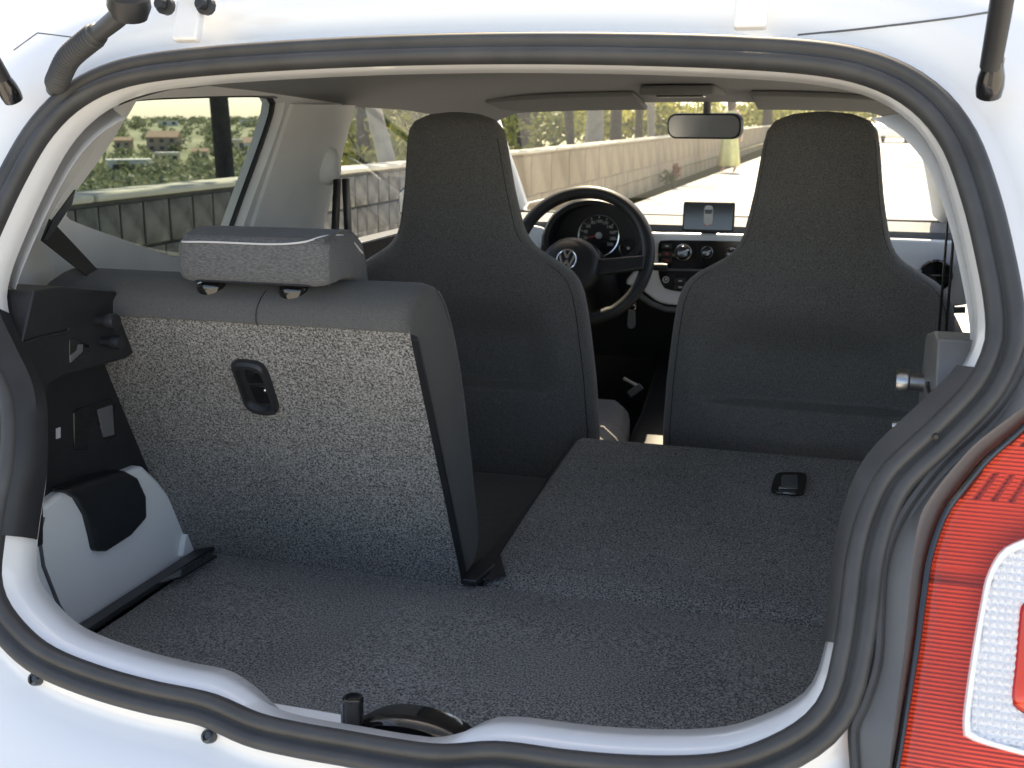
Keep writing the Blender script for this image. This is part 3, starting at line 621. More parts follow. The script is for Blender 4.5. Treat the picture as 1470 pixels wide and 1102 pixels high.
    # front seat belt
    sb = empty('seat_belt', parent=car); zb = 1.128
    c = np.array((s*.570, 1.022, 1.132))
    loft('anchor_cover', [[c+np.array((s*(.012-d), a*r, b*r*1.55)) for a, b in [(math.cos(q), math.sin(q)) for q in np.linspace(0, 2*math.pi, 20, endpoint=False)]] for d, r in ((-.012, .022), (.012, .024), (.024, .021), (.031, .012))], 'light_trim', sb, ang=60)
    for dy, dx2 in ((-.022, 0), (.018, .008)):
        pth = [c+np.array((-s*(.018+dx2), dy*.5+.002, -.024)), c+np.array((-s*(.016+dx2), dy, -.12)), c+np.array((-s*(.012+dx2), dy*1.3, -.45))]
        mobj('webbing', [p+np.array((0, e*.015+(s*0), 0)) for p in pth for e in (-1, 1)], grid_faces(3, 2), 'webbing', sb, solid=.0022)
    # rear seat belt: from a slot in the D pillar down behind the backrest
    rbE = empty('rear_seat_belt', parent=car)
    pw = [atX(70, 318, -.560), atX(62, 342, -.560), atX(112, 352, -.567), atX(122, 396, -.575), atX(152, 402, -.575)]
    quad = [atX(72, 314, -.556), atX(60, 345, -.556), atX(140, 408, -.535), atX(160, 408, -.535), atX(108, 352, -.556)]
    prism('webbing', quad if s < 0 else mirx(quad), (s*.002, 0, 0), 'webbing', rbE, bevel=0)
    slot = [atX(106, 272, -.5615), atX(72, 318, -.557), atX(60, 344, -.557), atX(66, 344, -.557), atX(84, 318, -.559), atX(101, 292, -.561)]
    prism('belt_slot', slot if s < 0 else mirx(slot), (-s*.003, 0, 0), 'gloss_black', dp, bevel=0)
lathe('coat_hook', (-.566, .985, 1.205), (1, 0, 0), [(.014, -.004), (.013, .004), (.009, .007), (.001, .008)], 'light_trim', car, n=16)

# headliner, visors, overhead console
hl = []
for y, zc, hw in ((.205, 1.268, .44), (.32, 1.288, .50), (.6, 1.300, .575), (1.0, 1.304, .582), (1.4, 1.296, .565), (1.62, 1.278, .53), (1.735, 1.258, .49)):
    hl.append([(x*hw, y + (.05*(1-x*x) if y > 1.5 else 0), zc - (.046 if y > .9 else .022)*abs(x)**6 - .012*x*x) for x in np.linspace(-1, 1, 33)])
loft('headliner', hl, 'headliner', car, closed=False, caps=False, solid=.0)
for s, a, b in ((-1, -.44, -.10), (1, .16, .46)):
    v0 = np.array([[(x, 1.56+.05*(1-(x/.5)**2), 1.281-.02*abs(x/.5)**3), (x, 1.75+.05*(1-(x/.5)**2), 1.252-.012*abs(x/.5)**3)] for x in np.linspace(a, b, 9)])
    loft('sun_visor', [[tuple(p[0]), tuple(p[1]), tuple(p[1]-np.array([0, 0, .012])), tuple(p[0]-np.array([0, 0, .012]))] for p in v0], 'visor', car, bevel=.004)
oc = box('overhead_console', (.02, 1.58, 1.279), (.16, .24, .020), 'visor', car, bevel=.008, seg=3)
box('reading_lamp', (.02, 1.53, 1.268), (.10, .05, .006), 'gloss_black', oc, bevel=.002)
mir = empty('rearview_mirror', parent=car)
mc = atY(1010, 181, 1.74); mrot = Matrix.Rotation(R(-16), 3, 'Z') @ Matrix.Rotation(R(4), 3, 'X')
loft('housing', [[mc+np.array(mrot @ Vector((a*k, d, b*k))) for a, b in [(p[0], p[2]) for p in rrect((0, 0, 0), .185, .058, .022, (1, 0, 0), (0, 0, 1))]] for d, k in ((0, 1), (.012, 1.02), (.03, .86), (.036, .6))], 'black_plastic', mir, ang=50)
mobj('mirror_glass', [mc+np.array(mrot @ Vector((p[0], -.0012, p[2]))) for p in rrect((0, 0, 0), .177, .050, .019, (1, 0, 0), (0, 0, 1))], [tuple(range(20))], 'chrome', mir, smooth=False)
tube('stalk', [mc+np.array([0, .03, 0]), mc+np.array([0, .05, .03]), mc+np.array([0, .05, .075])], .009, 'visor', mir)
# windscreen
ws = []
for t in np.linspace(0, 1, 10):
    hw = .475+.155*t; ws.append([(x*hw, 1.765+.76*t+.06*(1-x*x), 1.262-.335*t+.012*math.sin(math.pi*t)) for x in np.linspace(-1, 1, 21)])
loft('windscreen', ws, 'glass_clear', car, closed=False, caps=False)

# --- dashboard
db = empty('dashboard', parent=car)
DY = 1.93
def ext(name, prof, x0, x1, m, n=24, sag=0, **k):
    return loft(name, [[(x, y-sag*(x/.65)**2, z) for y, z in prof] for x in np.linspace(x0, x1, n)], m, db, **k)
ext('top_pad', [(1.95, .952), (1.99, .958), (2.2, .955), (2.50, .925), (2.54, .90), (2.5, .80), (2.0, .80), (1.96, .90)], -.645, .645, 'dash_pad', sag=.02, ang=50)
ext('lower_panel', [(1.945, .84), (1.965, .80), (2.02, .70), (2.12, .56), (2.4, .50), (2.5, .8)], -.645, .645, 'black_plastic', sag=.02, ang=40)
def dcurve(p): return np.array((p[0], DY-.02*(p[0]/.65)**2, p[1]))
pan_r = [tuple(atY(x, y, DY)[[0, 2]]) for x, y in ((912, 334), (960, 334), (1015, 335), (1200, 339), (1380, 346), (1392, 360), (1392, 420), (1384, 436), (1300, 441), (1150, 442), (1000, 439), (957, 437), (940, 431), (926, 420), (908, 411), (896, 406), (908, 390), (922, 370), (920, 345))]
for pan in (pan_r, [(-.645, .938), (-.645, .86), (-.55, .858), (-.44, .862), (-.405, .875), (-.398, .91), (-.40, .938), (-.5, .944)]):
    prism('painted_panel', [dcurve(p) for p in smooth_path(pan, 110, closed=True)], (0, .03, 0), 'dash_blue', db, bevel=.008, seg=5, ang=60)
tube('panel_underline', [dcurve((x, z))+np.array([0, .004, 0]) for x, z in [tuple(atY(px, py, DY)[[0, 2]]) for px, py in ((1385, 443), (1150, 449), (1000, 446), (955, 444), (935, 436), (918, 424))]], .008, 'grey_plastic', db)
FY = DY-.006
def dpx(x, y, d=0): return atY(x, y, FY-d)
cs = empty('centre_stack', parent=car)
prism('fascia', smooth_path([dpx(945, 350), dpx(952, 345), dpx(1000, 345), dpx(1090, 348), dpx(1096, 356), dpx(1096, 416), dpx(1088, 422), dpx(1000, 420), dpx(960, 416), dpx(950, 408), dpx(945, 390)], 60, closed=True), (0, .01, 0), 'gloss_black', cs, bevel=.002)
for px, py, r in ((981, 362, .0175), (1015, 362, .0125), (1050, 364, .0125)):
    k = lathe('knob', dpx(px, py, .001), (0, -1, .15), [(r*1.15, -.002), (r*1.15, .004), (r, .006), (r*.9, .018), (r*.8, .02), (r*.1, .0205)], 'gloss_black', cs, n=28)
    lathe('knob_ring', dpx(px, py, .001), (0, -1, .15), [(r*1.22, .0), (r*1.22, .0045), (r*1.1, .006), (r*1.1, .003)], 'steel', cs, n=28, caps=False)
    c = dpx(px, py, .022); prism('knob_pointer', [c+np.array(q) for q in ((-r*.8, 0, -r*.35), (r*.75, 0, r*.25), (r*.7, 0, r*.45), (-r*.85, 0, -r*.12))], (0, .004, 0), 'grey_print', cs, bevel=.0004)
for px, py, w_, h_ in ((957, 353, 15, 7), (957, 364, 15, 7), (957, 374, 15, 7), (976, 403, 17, 9), (976, 412, 17, 6), (1000, 403, 20, 9)):
    b = prism('button', [dpx(px-w_/2, py-h_/2, .001), dpx(px+w_/2, py-h_/2, .001), dpx(px+w_/2, py+h_/2, .001), dpx(px-w_/2, py+h_/2, .001)], (0, .006, 0), 'black_plastic', cs, bevel=.001)
    prism('button_mark', [dpx(px-2, py-1, .0016), dpx(px+3, py-1, .0016), dpx(px+3, py+1, .0016), dpx(px-2, py+1, .0016)], (0, .001, 0), 'red_print' if py in (364, 374) else 'grey_print', b if False else cs, bevel=0)
prism('trim_bar', [dpx(945, 385, .001), dpx(1096, 388, .001), dpx(1096, 391, .001), dpx(945, 388, .001)], (0, .004, 0), 'grey_plastic', cs, bevel=.0006)
lathe('dial_ring', dpx(956, 401, .002), (0, -1, 0), [(.0072, 0), (.0085, .001), (.0085, .004), (.006, .004), (.006, 0)], 'grey_print', cs, n=20, caps=False)
lathe('dial_centre', dpx(956, 401, .003), (0, -1, 0), [(.003, 0), (.003, .002), (.0005, .0025)], 'grey_print', cs, n=12)
vt = lathe('air_vent', atY(1343, 395, DY-.028), (0, -1, .05), [(.010, -.01), (.0385, -.01), (.0385, .006), (.034, .010), (.031, .006), (.030, -.004), (.001, -.006)], 'gloss_black', db, n=36)
box('vent_slat', atY(1343, 395, DY-.036), (.055, .006, .004), 'black_plastic', db, bevel=.001)
box('vent_tab', atY(1343, 395, DY-.041), (.020, .003, .002), 'steel', db, bevel=.0005)

# instrument cluster
cl = empty('instrument_cluster', parent=car)
gc = atY(860, 338, 1.935)
hood = [[(gc[0]-.008+.128*k*math.cos(a), y, gc[2]-.012+(.108*k if math.sin(a) > 0 else .06)*math.sin(a)) for a in np.linspace(0, 2*math.pi, 48, endpoint=False)] for y, k in ((1.880, 1.0), (1.892, 1.05), (1.99, 1.0), (2.06, .8))]
inn = [[(gc[0]-.008+.116*k*math.cos(a), y, gc[2]-.012+(.096*k if math.sin(a) > 0 else .055)*math.sin(a)) for a in np.linspace(0, 2*math.pi, 48, endpoint=False)] for y, k in ((1.882, 1.0), (1.942, .94))]
loft('cowl', hood[::-1]+inn, 'black_plastic', cl, caps=True, ang=50)
def dial(c, r, name):
    lathe(name, c, (0, -1, .1), [(r*.96, -.006), (r*.96, .001), (r*.01, .001)], 'gloss_black', cl, n=40)
    lathe('dial_bezel', c, (0, -1, .1), [(r*.94, 0), (r*.95, .006), (r, .007), (r*1.03, .004), (r*1.03, -.004)], 'chrome', cl, n=40, caps=False)
    lathe('dial_hub', c, (0, -1, .1), [(r*.17, .002), (r*.15, .006), (r*.02, .0065)], 'steel', cl, n=20)
dial(gc, .0555, 'speedometer'); gc2 = atY(902, 356, 1.932); dial(gc2, .0250, 'rev_counter')
for i in range(11):
    a = R(215-i*25); p = gc+np.array((.048*math.cos(a), -.0030, .048*math.sin(a))); d = np.array((math.cos(a), 0, math.sin(a))); tq = np.array((-d[2], 0, d[0]))
    prism('speed_mark', [p-d*.0028-tq*.0007, p+d*.0028-tq*.0007, p+d*.0028+tq*.0007, p-d*.0028+tq*.0007], (0, .001, 0), 'grey_print', cl, bevel=0)
    tcu = bpy.data.curves.new('speed_number', 'FONT'); tcu.body = str(i*20); tcu.size = .0115; tcu.align_x = 'CENTER'; tcu.align_y = 'CENTER'
    t0 = bpy.data.objects.new('tmp', tcu); S.collection.objects.link(t0); dg = bpy.context.evaluated_depsgraph_get(); tm = bpy.data.meshes.new_from_object(t0.evaluated_get(dg)); bpy.data.objects.remove(t0)
    to = bpy.data.objects.new('speed_number', tm); S.collection.objects.link(to); to.parent = cl; tm.materials.clear(); tm.materials.append(M['grey_print'])
    to.location = gc+np.array((.0375*math.cos(a), -.0035, .0375*math.sin(a))); to.rotation_euler = (math.pi/2, 0, 0)
nd = [gc+np.array(q) for q in ((0, -.006, -.002), (-.030, -.006, -.006), (-.030, -.006, -.0045), (0, -.006, .002))]
prism('needle', nd, (0, .001, 0), 'red_print', cl, bevel=0)
prism('display', [gc+np.array(q) for q in ((-.012, -.003, -.022), (.012, -.003, -.022), (.012, -.003, -.033), (-.012, -.003, -.033))], (0, .001, 0), 'grey_plastic', cl, bevel=0)

# steering wheel
sw = empty('steering_wheel', parent=car)
wc = atY(834, 368, 1.77); tilt = R(24)
wx = np.array((1., 0, 0)); wy = np.array((0, math.sin(tilt), math.cos(tilt))); wn = np.array((0, -math.cos(tilt), math.sin(tilt)))   # wn faces the driver
def wp_(a, b, c=0): return wc+wx*a+wy*b+wn*c
RW = .170
tube('rim', [wp_(RW*math.cos(a), RW*math.sin(a)*(1 if math.sin(a) > -.86 else .97)) for a in np.linspace(0, 2*math.pi, 72, endpoint=False)], .0165, 'black_plastic', sw, n=14, closed=True)
hubc = (-.020, -.026)
loft('hub', [[wp_(hubc[0]+r*.074*math.cos(a), hubc[1]+r*.068*math.sin(a)-(.016*r if math.sin(a) < 0 else 0)*abs(math.sin(a)), d) for a in np.linspace(0, 2*math.pi, 40, endpoint=False)] for r, d in ((.9, -.03), (1, .0), (1.0, .022), (.93, .034), (.75, .040), (.3, .043), (.02, .0435))], 'grey_plastic' if False else 'black_plastic', sw, ang=60)
for pts in (((-.06, -.005), (-.165, .008), (-.165, -.026), (-.06, -.045)), ((.04, -.012), (.165, .004), (.165, -.032), (.04, -.055)), ((-.045, -.05), (-.03, -.165), (.01, -.165), (.02, -.05))):
    prism('spoke', [wp_(a, b, .006) for a, b in pts], wn*.016, 'black_plastic', sw, bevel=.005)
prism('spoke_inlay', [wp_(a, b, .016) for a, b in ((-.028, -.07), (-.018, -.150), (.016, -.150), (.024, -.07))], wn*.010, 'steel', sw, bevel=.003)
ec = (-.024, -.022)
em = tube('emblem_ring', [wp_(ec[0]+.0245*math.cos(a), ec[1]+.0245*math.sin(a), .0445) for a in np.linspace(0, 2*math.pi, 40, endpoint=False)], .0022, 'chrome', sw, n=8, closed=True)
def stroke(p, q, wd=.0026):
    p, q = np.array(p), np.array(q); d = (q-p)/np.linalg.norm(q-p); n_ = np.array((-d[1], d[0]))*wd
    prism('emblem_stroke', [wp_(ec[0]+a[0], ec[1]+a[1], .0435) for a in (p-n_, q-n_, q+n_, p+n_)], wn*.0022, 'chrome', sw, bevel=.0004)
stroke((-.0085, .0225), (0, .003)); stroke((.0085, .0225), (0, .003))
stroke((-.0195, .0135), (-.0075, -.020)); stroke((-.0075, -.020), (0, -.002)); stroke((0, -.002), (.0075, -.020)); stroke((.0075, -.020), (.0195, .0135))
tube('steering_column', [wp_(0, 0, -.01), wp_(0, -.01, -.12), wp_(0, -.02, -.30)], [.045, .06, .065], 'black_plastic', car, n=20)
tube('indicator_stalk', [wp_(.03, .0, -.06), wp_(.12, -.004, -.05), wp_(.20, -.006, -.045), wp_(.212, -.006, -.045)], [.006, .0065, .010, .009], 'black_plastic', car, n=12)
# key in the ignition, with its ring and tag
key = empty('car_key', tuple(atY(907, 440, 1.86))); tag(key, 'small metal key with ring and dark fob hanging from the steering column', 'key')
k0 = np.zeros(3)
tube('key_ring', [(.010*math.cos(a), -.002, .010*math.sin(a)) for a in np.linspace(0, 2*math.pi, 24, endpoint=False)], .0018, 'chrome', key, n=8, closed=True)
box('key_bow', (.002, .012, .010), (.008, .030, .016), 'steel', key, bevel=.002)
prism('key_fob', [(-.009, -.004, -.010), (.009, -.004, -.010), (.011, -.004, -.050), (.004, -.004, -.058), (-.006, -.004, -.058), (-.011, -.004, -.048)], (0, .009, 0), 'grey_plastic', key, bevel=.003)

# portable screen clipped to the dash
nv = empty('navigation_screen', tuple(atY(1016, 333, 1.918))); tag(nv, 'small black portable screen with a car symbol clipped on the dashboard', 'screen')
nb = prism('casing', rrect((0, 0, .038), .130, .076, .006, (1, 0, 0), (0, .12, .99)), (0, .014, 0), 'black_plastic', nv, bevel=.002)
prism('display', rrect((0, -.0008, .039), .122, .066, .003, (1, 0, 0), (0, .12, .99)), (0, .002, 0), 'gloss_black', nv, bevel=.0004)
def nvp(x, z, d): return (x*.0112, -.0022-d+.121*(z*1.28-.039+.0035), z*1.28+.0035)
prism('symbol_body', [nvp(x, z, .0) for x, z in ((-.8, .0105), (.8, .0105), (1, .018), (1, .043), (.8, .048), (.4, .0495), (-.4, .0495), (-.8, .048), (-1, .043), (-1, .018))], (0, .001, 0), 'grey_print', nv, bevel=0)
prism('symbol_windscreen', [nvp(x, z, .0008) for x, z in ((-.75, .0335), (.75, .0335), (.88, .0415), (-.88, .0415))], (0, .0008, 0), 'gloss_black', nv, bevel=0)
for sx_ in (-1, 1): prism('symbol_lamp', [nvp(sx_*x, z, .0008) for x, z in ((.35, .0108), (.8, .0108), (.8, .0128), (.35, .0128))], (0, .0008, 0), 'red_print', nv, bevel=0)
box('clip_foot', (0, .018, .002), (.04, .03, .012), 'black_plastic', nv, bevel=.003)

# centre tunnel, gear lever, handbrake
tn = loft('centre_tunnel', [[(x, y, z) for x, z in ((-.11, .32), (-.10, h-.02), (-.07, h), (.07, h), (.10, h-.02), (.11, .32))] for y, h in ((.9, .42), (1.4, .44), (1.8, .50), (2.1, .60))], 'black_plastic', car, bevel=.01)
gl = tube('gear_lever', [(.0, 1.86, .48), (.0, 1.83, .56), (.0, 1.82, .615)], [.010, .008, .009], 'black_plastic', car)
lathe('gear_knob', (.0, 1.818, .62), (0, -.2, 1), [(.009, -.004), (.019, .006), (.023, .022), (.020, .036), (.004, .042)], 'gloss_black', gl, n=20)
tube('lever_ring', [(.012*math.cos(a), 1.82+.012*math.sin(a), .612) for a in np.linspace(0, 2*math.pi, 20, endpoint=False)], .003, 'chrome', gl, n=6, closed=True)
hb = tube('handbrake', [(.045, 1.20, .44), (.045, 1.36, .50), (.045, 1.42, .53)], [.014, .015, .014], 'black_plastic', car)
for px, py, a in ((905, 548, -25), (912, 560, 40)):
    box('console_switch', atY(px, py, 1.75), (.040, .006, .008 if a < 0 else .018), 'steel' if a < 0 else 'grey_plastic', tn, bevel=.002, rot=Matrix.Rotation(R(-a), 3, 'Y'))
box('cup_holder', (.06, 1.62, .53), (.07, .09, .06), 'grey_plastic', tn, bevel=.01)

# ================================================================== OUTSIDE
# --- low stone wall along the road
WX = -2.66
wall = empty('stone_wall', (-2.72, 0, 0), R(1.05)); tag(wall, 'low stone block wall with pale coping running along the road', 'wall')
for y0, y1, xf, mm in ((-4, 9.2, -.028, 'mortar'), (9.21, 120, -.010, 'stone_tan')):
    mobj('wall_core', [(-.17, y0, 0), (xf, y0, 0), (xf, y1, 0), (-.17, y1, 0), (-.17, y0, .869), (xf, y0, .869), (xf, y1, .869), (-.17, y1, .869)],
         [(0, 1, 5, 4), (1, 2, 6, 5), (2, 3, 7, 6), (3, 0, 4, 7), (4, 5, 6, 7)], mm, wall, smooth=False)
y = -4; i = 0
while y < 60:
    ln = 1.2 if y < 20 else 2.4
    jz = random.uniform(-.006, .006)
    box('coping_stone', (-.085, y+ln/2, .884+jz*.4), (.205+random.uniform(-.008, .008), ln-.012, .034), 'coping', wall, bevel=.012, seg=2); y += ln
box('coping_run', (-.085, 90.1, .884), (.205, 59.6, .034), 'coping', wall, bevel=.012)
def stone_mesh(w, h, d, k, m):
    r = random.Random(k); n = 5; vs = []; 
    for i in range(n):
        for j in range(n):
            u, v = i/(n-1), j/(n-1); e = min(u, 1-u, v, 1-v)
            vs.append(((d*(.25 if e == 0 else 1)*(1+r.uniform(-.35, .35)*(e > 0))), (u-.5)*w*(1+r.uniform(-.02, .02)), (v-.5)*h*(1+r.uniform(-.015, .015))))
    fs = grid_faces(n, n); base = len(vs)
    for a, b in ((-.5, -.5), (.5, -.5), (.5, .5), (-.5, .5)): vs.append((-.045, a*w, b*h))
    L_ = lambda i, j: i*n+j
    fs += [tuple([base, base+1]+[L_(i, 0) for i in range(n-1, -1, -1)]), tuple([base+1, base+2]+[L_(n-1, j) for j in range(n-1, -1, -1)]), tuple([base+2, base+3]+[L_(i, n-1) for i in range(n)]), tuple([base+3, base]+[L_(0, j) for j in range(n)])]
    me = bpy.data.meshes.new('stone'); me.from_pydata(vs, [], fs); me.materials.append(M[m]); me.polygons.foreach_set('use_smooth', [True]*len(me.polygons)); me.set_sharp_from_angle(angle=R(35)); me.update(); return me
stones = [stone_mesh(.166, .196, .022, k, 'stone_grey') for k in range(8)]
panels = [stone_mesh(.86, .405, .012, 40+k, 'stone_tan') for k in range(4)]
def put(me, x, y, z, sy=1, sz=1):
    o = bpy.data.objects.new('stone', me); S.collection.objects.link(o); o.parent = wall; o.location = (x, y, z); o.scale = (1, sy, sz); return o
for r_ in range(4):
    y = 1.2+random.uniform(-.1, .1)
    while y < 9.1:
        wd = random.uniform(.15, .215); put(random.choice(stones), 0, y+wd/2, .105+r_*.213, wd/.182, 1); y += wd
for r_ in range(2):
    y = 9.22 - .44*r_*0 + (.0 if r_ else -.0)
    if r_: put(random.choice(panels), -.004, y+.21, .215+r_*.42, .48); y += .44
    while y < 34: put(random.choice(panels), -.004, y+.44, .215+r_*.42); y += .88

# --- ground beyond the wall and the valley with its hillside
bx = [(-2.8, .25), (-5, .2), (-9, -.3), (-16, -3.5), (-40, -15.5), (-90, -17)]
bv_ = [(x-.012*max(y, 0)*(k == 0), y, z) for k, (x, z) in enumerate(bx) for y in (-40, 0, 60, 140, 400)]
tag(mobj('bank', bv_, grid_faces(len(bx), 5), 'grass_slope'), kind='structure')
def hill_h(d): return -17+16.6*sm(260, 950, d)
tv = []; na, nd_ = 60, 50
for a in np.linspace(R(-88), R(60), na):
    for d in np.concatenate([np.linspace(60, 250, 22), np.linspace(275, 2600, nd_-22)]):
        k = .6*math.sin(d*.011+a*9)+.4*math.sin(a*23+d*.004)
        tv.append((.4+math.sin(a)*d, -1+math.cos(a)*d, hill_h(d) + (1.2*k)*sm(60, 400, d) - 6*sm(R(-14), R(-5), a)))
tag(mobj('hillside', tv, grid_faces(na, nd_), 'valley'), kind='structure')
def leafcloud(n, c, rad, size, flat=.85, shell=.55):
    u = rng.normal(size=(n, 3)); u /= np.linalg.norm(u, axis=1)[:, None]; rr_ = (shell+(1-shell)*rng.random(n))[:, None]*(.75+.5*rng.random((n, 1)))
    lumps = 1+.22*np.sin(u[:, :1]*7+u[:, 1:2]*5)+.15*np.sin(u[:, 2:]*11)
    P = np.array(c)+u*rr_*lumps*np.array(rad); A = rng.normal(size=(n, 3)); A /= np.linalg.norm(A, axis=1)[:, None]; B = np.cross(A, rng.normal(size=(n, 3))); B /= np.linalg.norm(B, axis=1)[:, None]
    s_ = (size*(.6+.8*rng.random(n)))[:, None]; vs = np.stack([P-A*s_, P+B*s_*.45, P+A*s_, P-B*s_*.45], 1).reshape(-1, 3); return vs
def leafmesh(name, clouds, m, parent=None, loc=None):
    vs = np.concatenate(clouds); n = len(vs)//4; me = bpy.data.meshes.new(name)
    me.vertices.add(len(vs)); me.vertices.foreach_set('co', vs.ravel()); me.loops.add(n*4); me.loops.foreach_set('vertex_index', np.arange(n*4)); me.polygons.add(n)
    me.polygons.foreach_set('loop_start', np.arange(n)*4); me.update(calc_edges=True); me.materials.append(M[m]); o = bpy.data.objects.new(name, me); S.collection.objects.link(o)
    if parent: o.parent = parent
    if loc is not None: o.location = loc
    return o
def at_ground(px, x):                                       # point on the plane x = const seen at column px, horizon height
    p = atX(px, 172, x); return p[0], p[1]
def tree(x, y, r, h, lean, bark, leaf, label, cr, nleaf=2600, ch=None, low=False):
    t = empty('tree', (x, y, -.1)); tag(t, label, 'tree', 'trees beyond the wall')
    ph = random.uniform(0, 6)
    pth = [(lean*q*h+.06*math.sin(q*5+ph), .05*math.sin(q*4+ph*2), q*h) for q in np.linspace(0, 1, 14)]
    rr_ = [r*(1.25-.75*q)*(1+.08*math.sin(q*31+ph)) for q in np.linspace(0, 1, 14)]; rr_[0] *= 1.2
    tk = tube('trunk', pth, rr_, bark, t, n=10)
    top = np.array(pth[-1])
    for k in range(5):
        a = ph+k*1.3; b0 = np.array(pth[8+k]); tip = b0+np.array((math.cos(a)*cr*.7, math.sin(a)*cr*.7, cr*.45))
        tube('limb', [b0, (b0+tip)/2+np.array((0, 0, .1)), tip], [r*.45, r*.3, r*.12], bark, tk, n=6)
    cl_ = [leafcloud(nleaf//6, top+np.array((math.cos(k*1.1)*cr*.5, math.sin(k*1.1)*cr*.5, random.uniform(-.5, .4)*cr)), (cr*.55, cr*.55, cr*.42), .12) for k in range(6)]
    leafmesh('crown', cl_, leaf, t); return t
def shrub(x, y, w_, h, leaf, label, n=900, size=.06, z0=.0):
    s_ = empty('shrub', (x, y, z0)); tag(s_, label, 'shrub', 'shrubs beyond the wall')
    cl_ = [leafcloud(n//5, (random.uniform(-.5, .5)*w_, random.uniform(-.5, .5)*w_, h*random.uniform(.35, .75)), (w_*.45, w_*.45, h*.33), size) for _ in range(5)]
    leafmesh('foliage', cl_, leaf, s_)
    for k in range(3): tube('stem', [(0, 0, 0), (random.uniform(-.2, .2)*w_, random.uniform(-.2, .2)*w_, h*.4), (random.uniform(-.4, .4)*w_, random.uniform(-.4, .4)*w_, h*.75)], [.03, .02, .008], 'bark_dark', s_, n=6)
    return s_
tx, ty = at_ground(310, -4.3)
tree(tx, ty, .062, 8.5, .0, 'bark_dark', 'leaf_green', 'dark straight tree trunk seen through the tinted rear side window', 2.2)
for px, x, r, h, ln, bark, leaf, label in (
    (588, -4.6, .085, 9, -.30, 'bark_pale', 'leaf_green', 'leaning pale trunked tree seen through the front door window'),
    (522, -5.6, .07, 7, .02, 'bark_dark', 'leaf_yellow', 'thin dark tree left of the leaning pale trunk'),
    (610, -6.5, .09, 8, .03, 'bark_dark', 'leaf_green', 'thin dark tree right of the leaning pale trunk'),
    (748, -6.2, .13, 8, .02, 'bark_dark', 'leaf_green', 'dark bushy tree beside the left windscreen pillar'),
    (822, -7.0, .10, 9, -.05, 'bark_dark', 'leaf_yellow', 'slender leaning dark tree above the steering wheel'),
    (850, -6.0, .20, 10, .0, 'bark_pale', 'leaf_green', 'thick pale trunked tree above the steering wheel'),
    (881, -6.6, .15, 10, .01, 'bark_dark', 'leaf_green', 'thick dark trunked tree right of the pale trunk'),
    (918, -7.5, .12, 9, .03, 'bark_dark', 'leaf_green', 'dark branching tree left of the rearview mirror'),
    (935, -6.0, .11, 9, -.02, 'bark_pale', 'leaf_yellow', 'pale thin tree just left of the rearview mirror'),
    (1100, -4.2, .22, 11, .0, 'bark_dark', 'leaf_green', 'dark tree left of the passenger headrest far down the road')):
    gx, gy = at_ground(px, x); tree(gx, gy, r, h, ln, bark, leaf, label, 2.6)
names = [(500, -4.4, 'leaf_yellow', 1.5), (540, -5.2, 'leaf_green', 1.8), (590, -5.0, 'leaf_green', 1.9), (625, -5.6, 'leaf_yellow', 1.7), (655, -6.4, 'leaf_green', 2.0), (730, -5.4, 'leaf_green', 2.1), (765, -5.6, 'leaf_green', 2.0), (800, -7.6, 'leaf_yellow', 2.4), (836, -8.6, 'leaf_yellow', 2.6), (868, -8.6, 'leaf_yellow', 2.6), (898, -7.5, 'leaf_green', 2.5), (925, -6.4, 'leaf_yellow', 2.3), (960, -5.6, 'leaf_yellow', 2.4), (1000, -5.0, 'leaf_yellow', 2.4), (1080, -4.6, 'leaf_yellow', 2.6), (1115, -4.2, 'leaf_yellow', 2.8)]
where = ['against the door pillar in the door window', 'behind the thin dark trunk in the door window', 'behind the leaning pale trunk', 'right in the door window', 'behind the driver headrest', 'at the left windscreen pillar', 'under the dark bushy tree', 'left of the slender leaning tree', 'between slender and pale trunks', 'between pale and dark thick trunks', 'right of the thick dark trunk', 'behind the pale thin tree', 'seen just under the rearview mirror', 'behind the rearview mirror', 'right of the rearview mirror', 'beside the passenger headrest']
for (px, x, leaf, h), wh in zip(names, where):
    gx, gy = at_ground(px, x-(4.0 if px > 700 else 1.5)); shrub(gx, gy, 1.3+.03*gy, h, leaf, ('yellow green' if leaf == 'leaf_yellow' else 'dark green')+' shrub '+wh, 1500, .05+.0022*gy)

# right-hand end of the road: kerb, dark gate, hedge, parked car, post
tag(box('pavement', (9.2, 60, .06), (12, 70, .12), 'kerb_stone', None, bevel=.01), kind='structure')
gx, gy = 4.2, 44.0
gt = empty('timber_gate', (gx, gy, .12)); tag(gt, 'tall dark timber gate at the right edge of the road', 'gate')
for k in range(9): box('plank', (.16*k+random.uniform(0, .006), random.uniform(-.01, .01), .85), (.150, .05, 1.7), 'wood_gate', gt, bevel=.006)
box('gate_rail', (.64, .05, .4), (1.5, .05, .12), 'wood_gate', gt, bevel=.006); box('gate_rail', (.64, .05, 1.35), (1.5, .05, .12), 'wood_gate', gt, bevel=.006)
wp2 = box('white_post', (3.15, 58, 1.2), (.25, .25, 2.4), 'plaster_white', None, bevel=.02); tag(wp2, 'slim white gatepost beyond the parked white car', 'post')
pc = empty('parked_car', (2.0, 62, 0), R(80)); tag(pc, 'distant white car parked across the end of the road', 'car')
prof_c = [(-2.0, .35), (-2.05, .7), (-1.9, .92), (-1.0, 1.0), (-.6, 1.38), (.9, 1.42), (1.6, 1.02), (1.95, .9), (2.0, .4)]
loft('body', [[(x, s_*(.84 if z < 1.05 else .68), z) for x, z in prof_c] for s_ in (-1, 1)], 'white_paint', pc, bevel=.05)
for s_ in (-1, 1): prism('window', [(x, s_*.78, z) for x, z in ((-.85, 1.02), (-.52, 1.33), (.8, 1.36), (1.3, 1.04))], (0, s_*-.02, 0), 'window_dark', pc, bevel=0)
